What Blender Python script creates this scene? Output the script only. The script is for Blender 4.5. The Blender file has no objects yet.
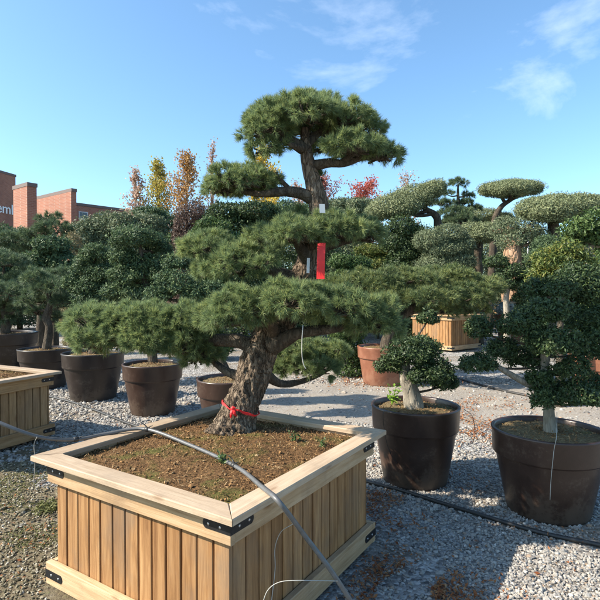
import bpy, bmesh, math, random
import numpy as np
from mathutils import Vector, Matrix, noise as mnoise
random.seed(7)
RNG = np.random.default_rng(11)
scene = bpy.context.scene
COL = scene.collection
PI = math.pi
# ------------------------------------------------------------------ camera
H = 1.6; F = 500.0; PITCH = math.atan(7 / F)
cam = bpy.data.cameras.new('camera'); camo = bpy.data.objects.new('camera', cam); COL.objects.link(camo)
camo.location = (0, 0, H); camo.rotation_euler = (PI / 2 - PITCH, 0, 0)
cam.sensor_fit = 'HORIZONTAL'; cam.sensor_width = 36; cam.lens = 36 * F / 600
cam.clip_start = 0.05; cam.clip_end = 3000
scene.camera = camo
ca, sa = math.cos(PITCH), math.sin(PITCH)
def at(px, py, Y):
    x = (px - 300) / F; y = (300 - py) / F
    d = Vector((x, ca + y * sa, -sa + y * ca))
    return Vector((0, 0, H)) + d * (Y / d.y)
def on(px, py, z=0.0):
    x = (px - 300) / F; y = (300 - py) / F
    d = Vector((x, ca + y * sa, -sa + y * ca))
    return Vector((0, 0, H)) + d * ((z - H) / d.z)
# ------------------------------------------------------------------ materials
def mat(name):
    m = bpy.data.materials.new(name); m.use_nodes = True
    nt = m.node_tree; b = nt.nodes['Principled BSDF']
    return m, nt, b
def N(nt, t, **kw):
    n = nt.nodes.new(t)
    for k, v in kw.items():
        if k in n.inputs: n.inputs[k].default_value = v
        else: setattr(n, k, v)
    return n
def ramp(nt, stops, interp='LINEAR'):
    r = nt.nodes.new('ShaderNodeValToRGB'); r.color_ramp.interpolation = interp
    el = r.color_ramp.elements
    while len(el) < len(stops): el.new(0.5)
    for e, (p, c) in zip(el, stops): e.position = p; e.color = (*c, 1)
    return r
def mixc(nt, a, b, fac, mode='MIX'):
    n = nt.nodes.new('ShaderNodeMix'); n.data_type = 'RGBA'; n.blend_type = mode
    for s, v in ((6, a), (7, b), (0, fac)):
        if hasattr(v, 'is_linked'): nt.links.new(v, n.inputs[s])
        elif s == 0: n.inputs[0].default_value = v
        else: n.inputs[s].default_value = (*v, 1)
    return n.outputs[2]
def noise_tex(nt, scale, detail=4, rough=.55, vec=None, dist=0.0):
    n = N(nt, 'ShaderNodeTexNoise', Scale=scale, Detail=detail, Roughness=rough, Distortion=dist)
    if vec is not None: nt.links.new(vec, n.inputs['Vector'])
    return n
def bump(nt, b, h, strength, dist):
    bp = N(nt, 'ShaderNodeBump', Strength=strength, Distance=dist)
    nt.links.new(h, bp.inputs['Height']); nt.links.new(bp.outputs[0], b.inputs['Normal']); return bp
def coord(nt, scale=(1, 1, 1), out='Object', loc=(0, 0, 0)):
    tc = nt.nodes.new('ShaderNodeTexCoord'); mp = nt.nodes.new('ShaderNodeMapping')
    mp.inputs['Scale'].default_value = scale; mp.inputs['Location'].default_value = loc
    nt.links.new(tc.outputs[out], mp.inputs['Vector']); return mp.outputs[0]
def leafmat(name, cols, nscale=4.0, trans=.25, rough=.5, spec=.35, tint=None):
    """cols: list of colours, dark to bright, chosen per leaf and per clump"""
    m, nt, b = mat(name)
    g = nt.nodes.new('ShaderNodeNewGeometry')
    nz = noise_tex(nt, nscale, 3, .6, coord(nt))
    mth = N(nt, 'ShaderNodeMath', operation='MULTIPLY_ADD'); mth.inputs[1].default_value = .45
    nt.links.new(g.outputs['Random Per Island'], mth.inputs[0])
    m2 = N(nt, 'ShaderNodeMath', operation='MULTIPLY'); m2.inputs[1].default_value = .6
    nt.links.new(nz.outputs[0], m2.inputs[0]); nt.links.new(m2.outputs[0], mth.inputs[2])
    k = len(cols); r = ramp(nt, [(0.18 + .62 * i / max(1, k - 1), c) for i, c in enumerate(cols)])
    nt.links.new(mth.outputs[0], r.inputs[0])
    nt.links.new(r.outputs[0], b.inputs['Base Color'])
    b.inputs['Roughness'].default_value = rough; b.inputs['Specular IOR Level'].default_value = spec
    tr = nt.nodes.new('ShaderNodeBsdfTranslucent'); nt.links.new(r.outputs[0], tr.inputs[0])
    mx = nt.nodes.new('ShaderNodeMixShader'); mx.inputs[0].default_value = trans
    nt.links.new(b.outputs[0], mx.inputs[1]); nt.links.new(tr.outputs[0], mx.inputs[2])
    nt.links.new(mx.outputs[0], nt.nodes['Material Output'].inputs[0])
    return m
def barkmat(name, c0, c1, c2, scale=10, bs=.8):
    m, nt, b = mat(name)
    v = coord(nt, (1, 1, .28))
    n1 = noise_tex(nt, scale, 8, .65, v, .6); vo = N(nt, 'ShaderNodeTexVoronoi', Scale=scale * 2.2); vo.feature = 'DISTANCE_TO_EDGE'
    nz = noise_tex(nt, scale * .8, 4, .6, v)
    vm = N(nt, 'ShaderNodeVectorMath', operation='MULTIPLY_ADD'); vm.inputs[1].default_value = (.12, .12, .12)
    nt.links.new(nz.outputs[1], vm.inputs[0]); nt.links.new(v, vm.inputs[2]); nt.links.new(vm.outputs[0], vo.inputs['Vector'])
    r = ramp(nt, [(.3, c0), (.52, c1), (.75, c2)]); nt.links.new(n1.outputs[0], r.inputs[0])
    cr = ramp(nt, [(0, (.35, .3, .28)), (.12, (1, 1, 1))]); nt.links.new(vo.outputs[0], cr.inputs[0])
    nt.links.new(mixc(nt, r.outputs[0], cr.outputs[0], .35, 'MULTIPLY'), b.inputs['Base Color'])
    ad = N(nt, 'ShaderNodeMath', operation='MULTIPLY_ADD'); ad.inputs[1].default_value = .6
    mr = N(nt, 'ShaderNodeMapRange'); mr.inputs[2].default_value = .16; nt.links.new(vo.outputs[0], mr.inputs[0])
    nt.links.new(n1.outputs[0], ad.inputs[0]); nt.links.new(mr.outputs[0], ad.inputs[2])
    bump(nt, b, ad.outputs[0], bs, .02); b.inputs['Roughness'].default_value = .9; b.inputs['Specular IOR Level'].default_value = .2
    return m
def plain(name, col, rough=.5, metal=0, var=.15, scale=20, bs=0, spec=.5):
    m, nt, b = mat(name)
    n1 = noise_tex(nt, scale, 5, .6, coord(nt))
    r = ramp(nt, [(.3, tuple(c * (1 - var) for c in col)), (.7, tuple(min(1, c * (1 + var)) for c in col))])
    nt.links.new(n1.outputs[0], r.inputs[0]); nt.links.new(r.outputs[0], b.inputs['Base Color'])
    b.inputs['Roughness'].default_value = rough; b.inputs['Metallic'].default_value = metal; b.inputs['Specular IOR Level'].default_value = spec
    if bs: bump(nt, b, n1.outputs[0], bs, .01)
    return m
def woodmat(name, c0, c1, c2, stain=.5, grey=0.0):
    """grain runs along the U direction of attribute 'grain' (metres along board, across, board id)"""
    m, nt, b = mat(name)
    at_ = nt.nodes.new('ShaderNodeAttribute'); at_.attribute_name = 'grain'
    mp = nt.nodes.new('ShaderNodeMapping'); mp.inputs['Scale'].default_value = (1.3, 16, 7.3)
    nt.links.new(at_.outputs['Vector'], mp.inputs['Vector'])
    n1 = noise_tex(nt, 2.2, 6, .6, mp.outputs[0], .8)
    mp2 = nt.nodes.new('ShaderNodeMapping'); mp2.inputs['Scale'].default_value = (4, 110, 7.3)
    nt.links.new(at_.outputs['Vector'], mp2.inputs['Vector'])
    n2 = noise_tex(nt, 2.0, 3, .6, mp2.outputs[0])
    r = ramp(nt, [(.28, c0), (.5, c1), (.7, c2)])
    ad = N(nt, 'ShaderNodeMath', operation='MULTIPLY_ADD'); ad.inputs[1].default_value = .3
    nt.links.new(n2.outputs[0], ad.inputs[0]);
    sb = N(nt, 'ShaderNodeMath', operation='MULTIPLY_ADD'); sb.inputs[1].default_value = .9; sb.inputs[2].default_value = -.1
    nt.links.new(n1.outputs[0], sb.inputs[0]); nt.links.new(sb.outputs[0], ad.inputs[2])
    nt.links.new(ad.outputs[0], r.inputs[0])
    # board to board tone
    sx = nt.nodes.new('ShaderNodeSeparateXYZ'); nt.links.new(at_.outputs['Vector'], sx.inputs[0])
    wn = N(nt, 'ShaderNodeTexWhiteNoise'); wn.noise_dimensions = '1D'; nt.links.new(sx.outputs[2], wn.inputs['W'])
    br = ramp(nt, [(0, (.62, .56, .5)), (.5, (.92, .9, .87)), (1, (1.15, 1.13, 1.1))]); nt.links.new(wn.outputs[0], br.inputs[0])
    c = mixc(nt, r.outputs[0], br.outputs[0], .85, 'MULTIPLY')
    # knots
    mp3 = nt.nodes.new('ShaderNodeMapping'); mp3.inputs['Scale'].default_value = (2.4, 7.5, 3.7); nt.links.new(at_.outputs['Vector'], mp3.inputs['Vector'])
    vo = N(nt, 'ShaderNodeTexVoronoi', Scale=1.1); nt.links.new(mp3.outputs[0], vo.inputs['Vector'])
    kr = ramp(nt, [(.0, (1, 1, 1)), (.07, (.6, .6, .6)), (.13, (0, 0, 0))]); nt.links.new(vo.outputs[0], kr.inputs[0])
    c = mixc(nt, c, (.2, .1, .04), kr.outputs[0])
    # water stains and weathering
    st = noise_tex(nt, 3.2, 6, .65, coord(nt, (1, 1, .55)))
    sr = ramp(nt, [(.5, (0, 0, 0)), (.72, (stain, stain, stain))]); nt.links.new(st.outputs[0], sr.inputs[0])
    c = mixc(nt, c, (.17, .12, .08), sr.outputs[0])
    if grey: c = mixc(nt, c, (.30, .27, .23), grey)
    nt.links.new(c, b.inputs['Base Color']); b.inputs['Roughness'].default_value = .75; b.inputs['Specular IOR Level'].default_value = .25
    bump(nt, b, n2.outputs[0], .35, .004)
    return m
# ------------------------------------------------------------------ object helpers
def tag(o, label=None, cat=None, group=None, kind=None):
    if label: o['label'] = label
    if cat: o['category'] = cat
    if group: o['group'] = group
    if kind: o['kind'] = kind
    return o
def thing(name, label, cat, loc=(0, 0, 0), group=None):
    o = bpy.data.objects.new(name, None); COL.objects.link(o); o.location = loc
    o.empty_display_size = .1
    return tag(o, label, cat, group)
def link(name, me, m, parent=None, smooth=False):
    o = bpy.data.objects.new(name, me); COL.objects.link(o)
    if m: me.materials.append(m)
    me.polygons.foreach_set('use_smooth', np.full(len(me.polygons), bool(smooth)))
    if parent: o.parent = parent
    return o
def origin(root):
    p = np.zeros(3)
    while root is not None: p += np.array(root.location); root = root.parent
    return p
def npmesh(name, V, faces_k, m, parent=None, smooth=False, extra=None):
    """V (n,3) world; faces_k: list of int arrays (f,k)"""
    V = np.asarray(V, dtype=np.float32) - origin(parent).astype(np.float32)
    me = bpy.data.meshes.new(name)
    me.vertices.add(len(V)); me.vertices.foreach_set('co', V.ravel())
    loops = np.concatenate([f.ravel() for f in faces_k]).astype(np.int32)
    tot = np.concatenate([np.full(len(f), f.shape[1]) for f in faces_k]).astype(np.int32)
    start = np.concatenate([[0], np.cumsum(tot)[:-1]]).astype(np.int32)
    me.loops.add(len(loops)); me.loops.foreach_set('vertex_index', loops)
    me.polygons.add(len(tot)); me.polygons.foreach_set('loop_start', start); me.polygons.foreach_set('loop_total', tot)
    me.update(calc_edges=True); me.validate()
    if extra is not None:
        a = me.attributes.new('grain', 'FLOAT_VECTOR', 'POINT'); a.data.foreach_set('vector', np.asarray(extra, dtype=np.float32).ravel())
    return link(name, me, m, parent, smooth)
def single(name, label, cat, V, fk, m, group=None, smooth=False, kind=None):
    """a thing that is one mesh; its origin moves to the base of the mesh"""
    V = np.asarray(V, dtype=float); c = V.mean(0); c[2] = V[:, 2].min()
    o = npmesh(name, V - c, fk, m, None, smooth); o.location = c
    return tag(o, label, cat, group, kind)
class MB:
    def __init__(s): s.V = []; s.F = {}; s.n = 0; s.X = []
    def add(s, V, fk, X=None):
        V = np.asarray(V, dtype=float)
        for f in fk: s.F.setdefault(f.shape[1], []).append(np.asarray(f) + s.n)
        s.V.append(V); s.n += len(V); s.X.append(np.zeros((len(V), 3)) if X is None else X)
        return s
    def get(s): return np.concatenate(s.V), [np.concatenate(v) for v in s.F.values()]
    def build(s, name, m, parent=None, smooth=False, grain=False):
        V, fk = s.get(); return npmesh(name, V, fk, m, parent, smooth, np.concatenate(s.X) if grain else None)
BOXF = np.array([[0, 3, 2, 1], [4, 5, 6, 7], [0, 1, 5, 4], [1, 2, 6, 5], [2, 3, 7, 6], [3, 0, 4, 7]])
def board(mb, o, du, dv, dw, idx, bev=.004):
    """a board from corner o: du along grain, dv across, dw thickness (Vectors); chamfered long edges"""
    o, du, dv, dw = (np.array(q, dtype=float) for q in (o, du, dv, dw))
    L, W, T = (np.linalg.norm(q) for q in (du, dv, dw)); b = min(bev, W * .2, T * .3)
    prof = [(b, 0), (W - b, 0), (W, b), (W, T - b), (W - b, T), (b, T), (0, T - b), (0, b)]
    V = []; X = []
    for t in (0, 1):
        for (a, c) in prof:
            V.append(o + du * t + dv * (a / W) + dw * (c / T)); X.append((L * t, a + c * .7, idx * 1.37))
    q = np.array([[i, (i + 1) % 8, 8 + (i + 1) % 8, 8 + i] for i in range(8)])
    if np.dot(np.cross(du, dv), dw) < 0: q = q[:, ::-1]
    mb.add(V, [q, np.array([list(range(8))[::-1], list(range(8, 16))])], np.array(X))
def catmull(P, n):
    P = np.asarray(P, dtype=float); k = len(P)
    if k == 2: t = np.linspace(0, 1, n)[:, None]; return P[0] * (1 - t) + P[1] * t
    Q = np.vstack([2 * P[0] - P[1], P, 2 * P[-1] - P[-2]])
    ts = np.linspace(0, k - 1 - 1e-9, n); i = ts.astype(int); t = (ts - i)[:, None]
    p0, p1, p2, p3 = Q[i], Q[i + 1], Q[i + 2], Q[i + 3]
    return .5 * (2 * p1 + (p2 - p0) * t + (2 * p0 - 5 * p1 + 4 * p2 - p3) * t ** 2 + (3 * p1 - p0 - 3 * p2 + p3) * t ** 3)
def tube(P, R, n=24, seg=10, rough=0.0, freq=6.0, seed=0, raw=False):
    P = np.asarray(P, dtype=float)
    C = P if raw else catmull(P, n); n = len(C)
    Rr = np.interp(np.linspace(0, 1, n), np.linspace(0, 1, len(R)), R)
    T = np.gradient(C, axis=0); T /= np.linalg.norm(T, axis=1)[:, None] + 1e-12
    a = np.cross(T[0], [0.31, .9, .2]); a /= np.linalg.norm(a); V = np.zeros((n, seg, 3))
    ang = np.linspace(0, 2 * PI, seg, endpoint=False)
    for i in range(n):
        a = a - T[i] * np.dot(a, T[i]); a /= np.linalg.norm(a); b = np.cross(T[i], a)
        rr = np.full(seg, Rr[i])
        if rough:
            for j in range(seg):
                d = a * math.cos(ang[j]) + b * math.sin(ang[j]); p = C[i] + d * Rr[i]
                q = Vector((p[0] * freq + seed, p[1] * freq, p[2] * freq * .45))
                w = 1 - abs(mnoise.noise(q)) * 2; w2 = 1 - abs(mnoise.noise(q * 2.7)) * 2; w3 = mnoise.noise(q * .35)
                rr[j] *= 1 + rough * (.55 * w + .3 * w2 + .7 * w3 - .3)
        V[i] = C[i] + np.cos(ang)[:, None] * a * rr[:, None] + np.sin(ang)[:, None] * b * rr[:, None]
    i = np.arange(n - 1)[:, None] * seg; j = np.arange(seg)[None, :]; j2 = (j + 1) % seg
    Fq = np.stack([i + j, i + j2, i + seg + j2, i + seg + j], -1).reshape(-1, 4)
    caps = np.array([list(range(seg))[::-1], list(range((n - 1) * seg, n * seg))])
    return V.reshape(-1, 3), [Fq, caps]
def lathe(prof, c, seg=48, wob=0):
    prof = np.array(prof, dtype=float); n = len(prof); ang = np.linspace(0, 2 * PI, seg, endpoint=False)
    V = np.stack([c[0] + prof[:, 0][:, None] * np.cos(ang), c[1] + prof[:, 0][:, None] * np.sin(ang), c[2] + np.repeat(prof[:, 1][:, None], seg, 1)], -1)
    i = np.arange(n - 1)[:, None] * seg; j = np.arange(seg)[None, :]; j2 = (j + 1) % seg
    return V.reshape(-1, 3), [np.stack([i + j, i + j2, i + seg + j2, i + seg + j], -1).reshape(-1, 4)]
def unit(a): return a / (np.linalg.norm(a, axis=-1, keepdims=True) + 1e-12)
def rdirs(n): return unit(RNG.normal(size=(n, 3)))
# ------------------------------------------------------------------ foliage generators
def dome_points(c, r, n, zmin=-.35, lump=.16, flat=.5, tilt=0, k=11):
    d = rdirs(int(n * 2.2)); d = d[d[:, 2] > zmin][:n]
    L = rdirs(k); bumpf = np.exp(-((1 - d @ L.T) / .12)).max(1)
    f = 1 - lump + 1.5 * lump * bumpf
    s = np.where(d[:, 2:3] > 0, [[r[0], r[1], r[2]]], [[r[0], r[1], r[2] * flat]])
    p = d * s * f[:, None]; nrm = unit(d / s)
    if tilt:
        ct, st = math.cos(tilt), math.sin(tilt); R = np.array([[ct, 0, -st], [0, 1, 0], [st, 0, ct]])
        p = p @ R.T; nrm = nrm @ R.T
    return np.asarray(c) + p, nrm
def poisson(P, sp, cap=900):
    keep = []; K = np.zeros((0, 3))
    for i, p in enumerate(P):
        if len(keep) == 0 or ((K - p) ** 2).sum(1).min() > sp * sp:
            keep.append(i); K = np.vstack([K, p])
            if len(keep) >= cap: break
    return np.array(keep)
def needles(B, D, ln, nn, nl, nw):
    n = len(B); D = np.repeat(D, nn, 0); B = np.repeat(B, nn, 0); m = n * nn
    t = RNG.random(m) ** .7; th = np.radians(62 - 38 * t + RNG.normal(0, 9, m)); ph = RNG.random(m) * 2 * PI
    a = unit(np.cross(D, RNG.normal(size=(m, 3)))); b = np.cross(D, a)
    dr = D * np.cos(th)[:, None] + (a * np.cos(ph)[:, None] + b * np.sin(ph)[:, None]) * np.sin(th)[:, None]
    p = B + D * (t * ln)[:, None]; L = nl * (.7 + .5 * RNG.random(m)); tip = p + dr * L[:, None]; tip[:, 2] -= .06 * L
    s = unit(np.cross(dr, RNG.normal(size=(m, 3)))) * nw * .5
    V = np.stack([p - s, p + s, tip], 1).reshape(-1, 3)
    return V, np.arange(m * 3).reshape(-1, 3)
def pine_pad(mb, c, r, sp=.09, sh=13, nn=40, nl=.06, nw=.003, zmin=-.35, cap=500, flat=.55):
    r = np.maximum(np.array(r) - nl * .55, .03)
    P, nr = dome_points(c, r, int(30 * max(1, (r[0] * r[1] + r[0] * r[2]) * 4 / sp ** 2)) + 60, zmin, flat=flat)
    k = poisson(P, sp, cap); P = P[k]; nr = nr[k]
    bl = unit(nr + np.array([0, 0, .45])); C = P - nr * sp * RNG.uniform(.2, 1.0, (len(P), 1))
    D = unit(np.repeat(bl, sh, 0) + .75 * RNG.normal(size=(len(C) * sh, 3))); B = np.repeat(C, sh, 0) + D * sp * .2
    ok = (D * np.repeat(bl, sh, 0)).sum(1) > .05; D = D[ok]; B = B[ok]
    V, Fc = needles(B, D, sp * .55, nn, nl, nw); mb.add(V, [Fc])
    return C
def leaves(mb, P, nr, ll, lw, spread=.8, upb=.25):
    n = len(P); nrm = unit(nr + spread * RNG.normal(size=(n, 3)) + np.array([0, 0, upb]))
    ax = unit(np.cross(nrm, RNG.normal(size=(n, 3)))); ax[:, 2] += .2; ax = unit(ax); sd = np.cross(nrm, ax)
    L = ll * (.65 + .7 * RNG.random(n))[:, None]; W = lw * (.7 + .6 * RNG.random(n))[:, None]
    V = np.stack([P, P + ax * L * .45 + sd * W * .5 + nrm * W * .18, P + ax * L, P + ax * L * .45 - sd * W * .5 + nrm * W * .18], 1)
    mb.add(V.reshape(-1, 3), [np.arange(n * 4).reshape(-1, 4)])
def leaf_pad(mb, c, r, ll, lw, cover=2.4, zmin=-.8, lump=.2, flat=.7, tilt=0, k=14, cap=9000, depth=.3, stray=.04):
    area = 4 * PI * (((r[0] * r[1]) ** 1.6 + (r[0] * r[2]) ** 1.6 + (r[1] * r[2]) ** 1.6) / 3) ** (1 / 1.6)
    n = int(min(cap, max(60, area / (ll * lw * .5) * cover * .8)))
    P, nr = dome_points(c, r, n, zmin, lump, flat, tilt, k)
    f = 1 - depth * RNG.random(len(P)) ** 1.6; P = np.asarray(c) + (P - np.asarray(c)) * f[:, None]
    leaves(mb, P, nr, ll, lw)
    # stray shoots that break the outline
    m = max(6, int(n * stray)); P, nr = dome_points(c, np.array(r) * (1.06 if stray < .06 else 1.12), m, -.2, lump, flat, tilt, k)
    leaves(mb, P, nr, ll * 1.1, lw * .8, 1.0, .6)
# ------------------------------------------------------------------ world and light
EL = math.radians(37); S = Vector((-.98, -.19, 0)).normalized() * math.cos(EL) + Vector((0, 0, math.sin(EL)))
sun = bpy.data.lights.new('sun', 'SUN'); so = bpy.data.objects.new('sun', sun); COL.objects.link(so)
so.rotation_euler = S.to_track_quat('Z', 'Y').to_euler(); so.location = (-20, -5, 20)
sun.energy = 5.0; sun.angle = math.radians(.5); sun.color = (1, .9, .76)
w = bpy.data.worlds.new('World'); scene.world = w; w.use_nodes = True; nt = w.node_tree
bg = nt.nodes['Background']; sky = nt.nodes.new('ShaderNodeTexSky'); sky.sky_type = 'NISHITA'
sky.sun_disc = False; sky.sun_elevation = EL; sky.sun_rotation = math.atan2(S.x, S.y); sky.air_density = 1.0; sky.dust_density = 1.2; sky.ozone_density = 1.2
tc = nt.nodes.new('ShaderNodeTexCoord')
mp = nt.nodes.new('ShaderNodeMapping'); mp.inputs['Scale'].default_value = (1.5, 1.2, 3.6); mp.inputs['Rotation'].default_value = (0, math.radians(24), 0); mp.inputs['Location'].default_value = (5.7, .5, 1.7)
nt.links.new(tc.outputs['Generated'], mp.inputs['Vector'])
c1 = noise_tex(nt, 1.7, 8, .58, mp.outputs[0], .35)
cr = ramp(nt, [(.57, (0, 0, 0)), (.90, (.42, .42, .42))]); vd = N(nt, 'ShaderNodeVectorMath', operation='DOT_PRODUCT'); vd.inputs[1].default_value = (.46, .60, .655); nt.links.new(tc.outputs['Generated'], vd.inputs[0])
bm_ = N(nt, 'ShaderNodeMapRange'); bm_.inputs[1].default_value = .78; bm_.inputs[2].default_value = 1.0; bm_.inputs[3].default_value = -.10; bm_.inputs[4].default_value = .06; nt.links.new(vd.outputs['Value'], bm_.inputs[0])
ca2 = N(nt, 'ShaderNodeMath', operation='ADD'); nt.links.new(c1.outputs[0], ca2.inputs[0]); nt.links.new(bm_.outputs[0], ca2.inputs[1]); nt.links.new(ca2.outputs[0], cr.inputs[0])
cl = mixc(nt, sky.outputs[0], (.77, 1.0, 1.10), 1, 'MULTIPLY'); cl = mixc(nt, cl, (9.5, 9.8, 10.2), cr.outputs[0])
nt.links.new(cl, bg.inputs[0]); bg.inputs[1].default_value = .122
scene.view_settings.view_transform = 'Standard'; scene.view_settings.look = 'None'; scene.view_settings.exposure = 1.15; scene.view_settings.gamma = 1
scene.view_settings.use_curve_mapping = False
scene.render.engine = 'CYCLES'
scene.cycles.max_bounces = 6; scene.cycles.transparent_max_bounces = 4
# ------------------------------------------------------------------ shared materials
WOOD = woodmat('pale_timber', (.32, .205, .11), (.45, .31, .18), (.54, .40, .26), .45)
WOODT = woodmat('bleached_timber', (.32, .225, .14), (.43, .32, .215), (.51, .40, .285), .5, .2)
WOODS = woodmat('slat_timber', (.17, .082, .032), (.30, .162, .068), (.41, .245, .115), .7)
WOODOLD = woodmat('weathered_timber', (.20, .12, .055), (.31, .195, .095), (.40, .27, .15), .5)
BARKP = barkmat('pine_bark', (.07, .05, .035), (.18, .135, .095), (.30, .24, .175), 17, 1.0)
BARKR = barkmat('pine_bark_upper', (.085, .06, .045), (.19, .14, .10), (.32, .255, .19), 15, 1.0)
BARKD = barkmat('dark_branch_bark', (.04, .032, .025), (.085, .068, .05), (.15, .12, .09), 16, .6)
BARKG = barkmat('grey_smooth_bark', (.16, .14, .11), (.27, .24, .19), (.40, .36, .29), 12, .35)
BARKO = barkmat('olive_bark', (.16, .09, .05), (.34, .21, .13), (.48, .34, .24), 5, .9)
NEEDLE = leafmat('pine_needles', [(.065, .105, .062), (.13, .19, .095), (.235, .30, .12), (.38, .41, .15)], 7, .42, .55)
NEEDLEB = leafmat('blue_green_needles', [(.04, .068, .048), (.075, .12, .07), (.13, .185, .09), (.20, .24, .11)], 5, .25, .5)
NEEDLEY = leafmat('yellow_green_needles', [(.04, .07, .042), (.08, .125, .055), (.165, .205, .075), (.29, .30, .095)], 2.0, .3, .5)
LILEX = leafmat('dark_glossy_leaves', [(.018, .034, .017), (.032, .057, .024), (.056, .090, .032), (.095, .13, .045)], 9, .2, .5, .3)
LDARK = leafmat('dark_blue_green_leaves', [(.026, .05, .032), (.054, .092, .048), (.095, .145, .064), (.15, .20, .085)], 3, .25, .55, .25)
LMID = leafmat('mid_green_leaves', [(.028, .055, .02), (.05, .09, .03), (.085, .135, .04), (.13, .18, .055)], 4, .3, .5, .3)
LOLIVE = leafmat('olive_leaves', [(.075, .10, .05), (.14, .17, .085), (.22, .25, .125), (.32, .34, .18)], 6, .2, .55)
LELAEA = leafmat('grey_green_leaves', [(.06, .085, .05), (.105, .138, .074), (.155, .19, .10), (.23, .25, .14)], 3, .2, .55)
LGOLD = leafmat('yellow_green_leaves', [(.035, .062, .018), (.075, .115, .028), (.14, .17, .04), (.26, .235, .055)], 6, .3, .45)
LPURP = leafmat('purple_brown_leaves', [(.05, .028, .026), (.085, .05, .042), (.13, .08, .06), (.17, .12, .085)], 5, .2, .5)
LSILV = leafmat('silver_leaves', [(.16, .19, .17), (.24, .27, .25), (.34, .38, .35), (.42, .45, .42)], 6, .15, .6)
AORANGE = leafmat('orange_autumn_leaves', [(.20, .12, .05), (.36, .20, .07), (.46, .25, .085), (.48, .33, .13)], .8, .35, .6)
AYELLOW = leafmat('yellow_autumn_leaves', [(.17, .19, .05), (.28, .27, .06), (.42, .34, .06), (.48, .38, .10)], .45, .35, .6)
APINK = leafmat('pinkish_autumn_leaves', [(.30, .19, .14), (.40, .25, .19), (.46, .33, .25), (.48, .38, .29)], .8, .35, .6)
AGOLD = leafmat('golden_autumn_leaves', [(.34, .25, .04), (.5, .36, .04), (.6, .44, .05), (.62, .48, .10)], .8, .35, .6)
ARED = leafmat('red_autumn_leaves', [(.24, .08, .06), (.36, .13, .10), (.44, .19, .15), (.48, .28, .22)], .8, .35, .6)
POTM = plain('dark_brown_plastic', (.040, .024, .018), .42, 0, .3, 9, .05)
POTK = plain('black_brown_plastic', (.026, .019, .017), .5, 0, .3, 9, .05)
TERRA = plain('terracotta_plastic', (.20, .082, .048), .55, 0, .15, 9, .05)
STEEL = plain('dark_bracket_metal', (.025, .025, .027), .5, .6, .3, 40)
SCREW = plain('bright_screw_metal', (.55, .55, .55), .35, .9, .1)
HOSEG = plain('grey_hose_plastic', (.10, .10, .10), .42, 0, .2, 30, 0, .5)
HOSEK = plain('black_pipe_plastic', (.022, .021, .02), .5, 0, .3, 30)
WIRE = plain('pale_drip_tube_plastic', (.35, .34, .31), .5, 0, .2)
RED = plain('red_ribbon_fabric', (.62, .012, .015), .55, 0, .12, 60)
WHITE = plain('white_plastic_tag', (.55, .57, .58), .5, 0, .05)
def potmat(name, col, dust):
    m, nt, b = mat(name); v = coord(nt)
    n1 = noise_tex(nt, 5, 7, .68, v, .4); n2 = noise_tex(nt, 38, 6, .7, v); sx = nt.nodes.new('ShaderNodeSeparateXYZ'); nt.links.new(v, sx.inputs[0])
    r = ramp(nt, [(.3, tuple(c * .75 for c in col)), (.7, tuple(c * 1.3 for c in col))]); nt.links.new(n1.outputs[0], r.inputs[0])
    h = N(nt, 'ShaderNodeMapRange'); h.inputs[1].default_value = 0; h.inputs[2].default_value = .26; h.inputs[3].default_value = .30; h.inputs[4].default_value = 0; nt.links.new(sx.outputs[2], h.inputs[0])
    a = N(nt, 'ShaderNodeMath', operation='ADD'); nt.links.new(h.outputs[0], a.inputs[0]); a2 = N(nt, 'ShaderNodeMath', operation='MULTIPLY_ADD'); a2.inputs[1].default_value = .6; nt.links.new(n2.outputs[0], a2.inputs[0]); nt.links.new(a.outputs[0], a2.inputs[2]); nt.links.new(n1.outputs[0], a.inputs[1])
    d = ramp(nt, [(.88, (0, 0, 0)), (1.1, (.3, .3, .3))]); nt.links.new(a2.outputs[0], d.inputs[0])
    nt.links.new(mixc(nt, r.outputs[0], dust, d.outputs[0]), b.inputs['Base Color'])
    rr = N(nt, 'ShaderNodeMapRange'); rr.inputs[1].default_value = .3; rr.inputs[2].default_value = .7; rr.inputs[3].default_value = .28; rr.inputs[4].default_value = .48; nt.links.new(n1.outputs[0], rr.inputs[0]); nt.links.new(rr.outputs[0], b.inputs['Roughness'])
    bump(nt, b, n2.outputs[0], .08, .01); return m
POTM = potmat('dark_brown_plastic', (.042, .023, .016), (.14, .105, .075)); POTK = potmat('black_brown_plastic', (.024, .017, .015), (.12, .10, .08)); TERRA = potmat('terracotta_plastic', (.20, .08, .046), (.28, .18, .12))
# soil
def soilmat(name, cols, moss, mossamt=.55):
    m, nt, b = mat(name); v = coord(nt)
    n1 = noise_tex(nt, 60, 8, .7, v); n2 = noise_tex(nt, 4.5, 5, .6, v, .5)
    r = ramp(nt, [(.3, cols[0]), (.5, cols[1]), (.68, cols[2])]); nt.links.new(n1.outputs[0], r.inputs[0])
    mr = ramp(nt, [(mossamt, (0, 0, 0)), (mossamt + .14, (.85, .85, .85))]); nt.links.new(n2.outputs[0], mr.inputs[0])
    n3 = noise_tex(nt, 90, 4, .7, v); gr = ramp(nt, [(.3, tuple(c * .5 for c in moss)), (.7, tuple(c * 1.5 for c in moss))]); nt.links.new(n3.outputs[0], gr.inputs[0])
    nt.links.new(mixc(nt, r.outputs[0], gr.outputs[0], mr.outputs[0]), b.inputs['Base Color'])
    bump(nt, b, n1.outputs[0], 1, .025); b.inputs['Roughness'].default_value = .95; b.inputs['Specular IOR Level'].default_value = .1
    return m
SOIL = soilmat('mossy_soil', [(.05, .03, .016), (.16, .09, .042), (.31, .18, .085)], (.12, .12, .036), .495)
SOILP = soilmat('pot_soil', [(.08, .055, .03), (.20, .15, .08), (.33, .26, .14)], (.10, .13, .03), .57)
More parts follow.
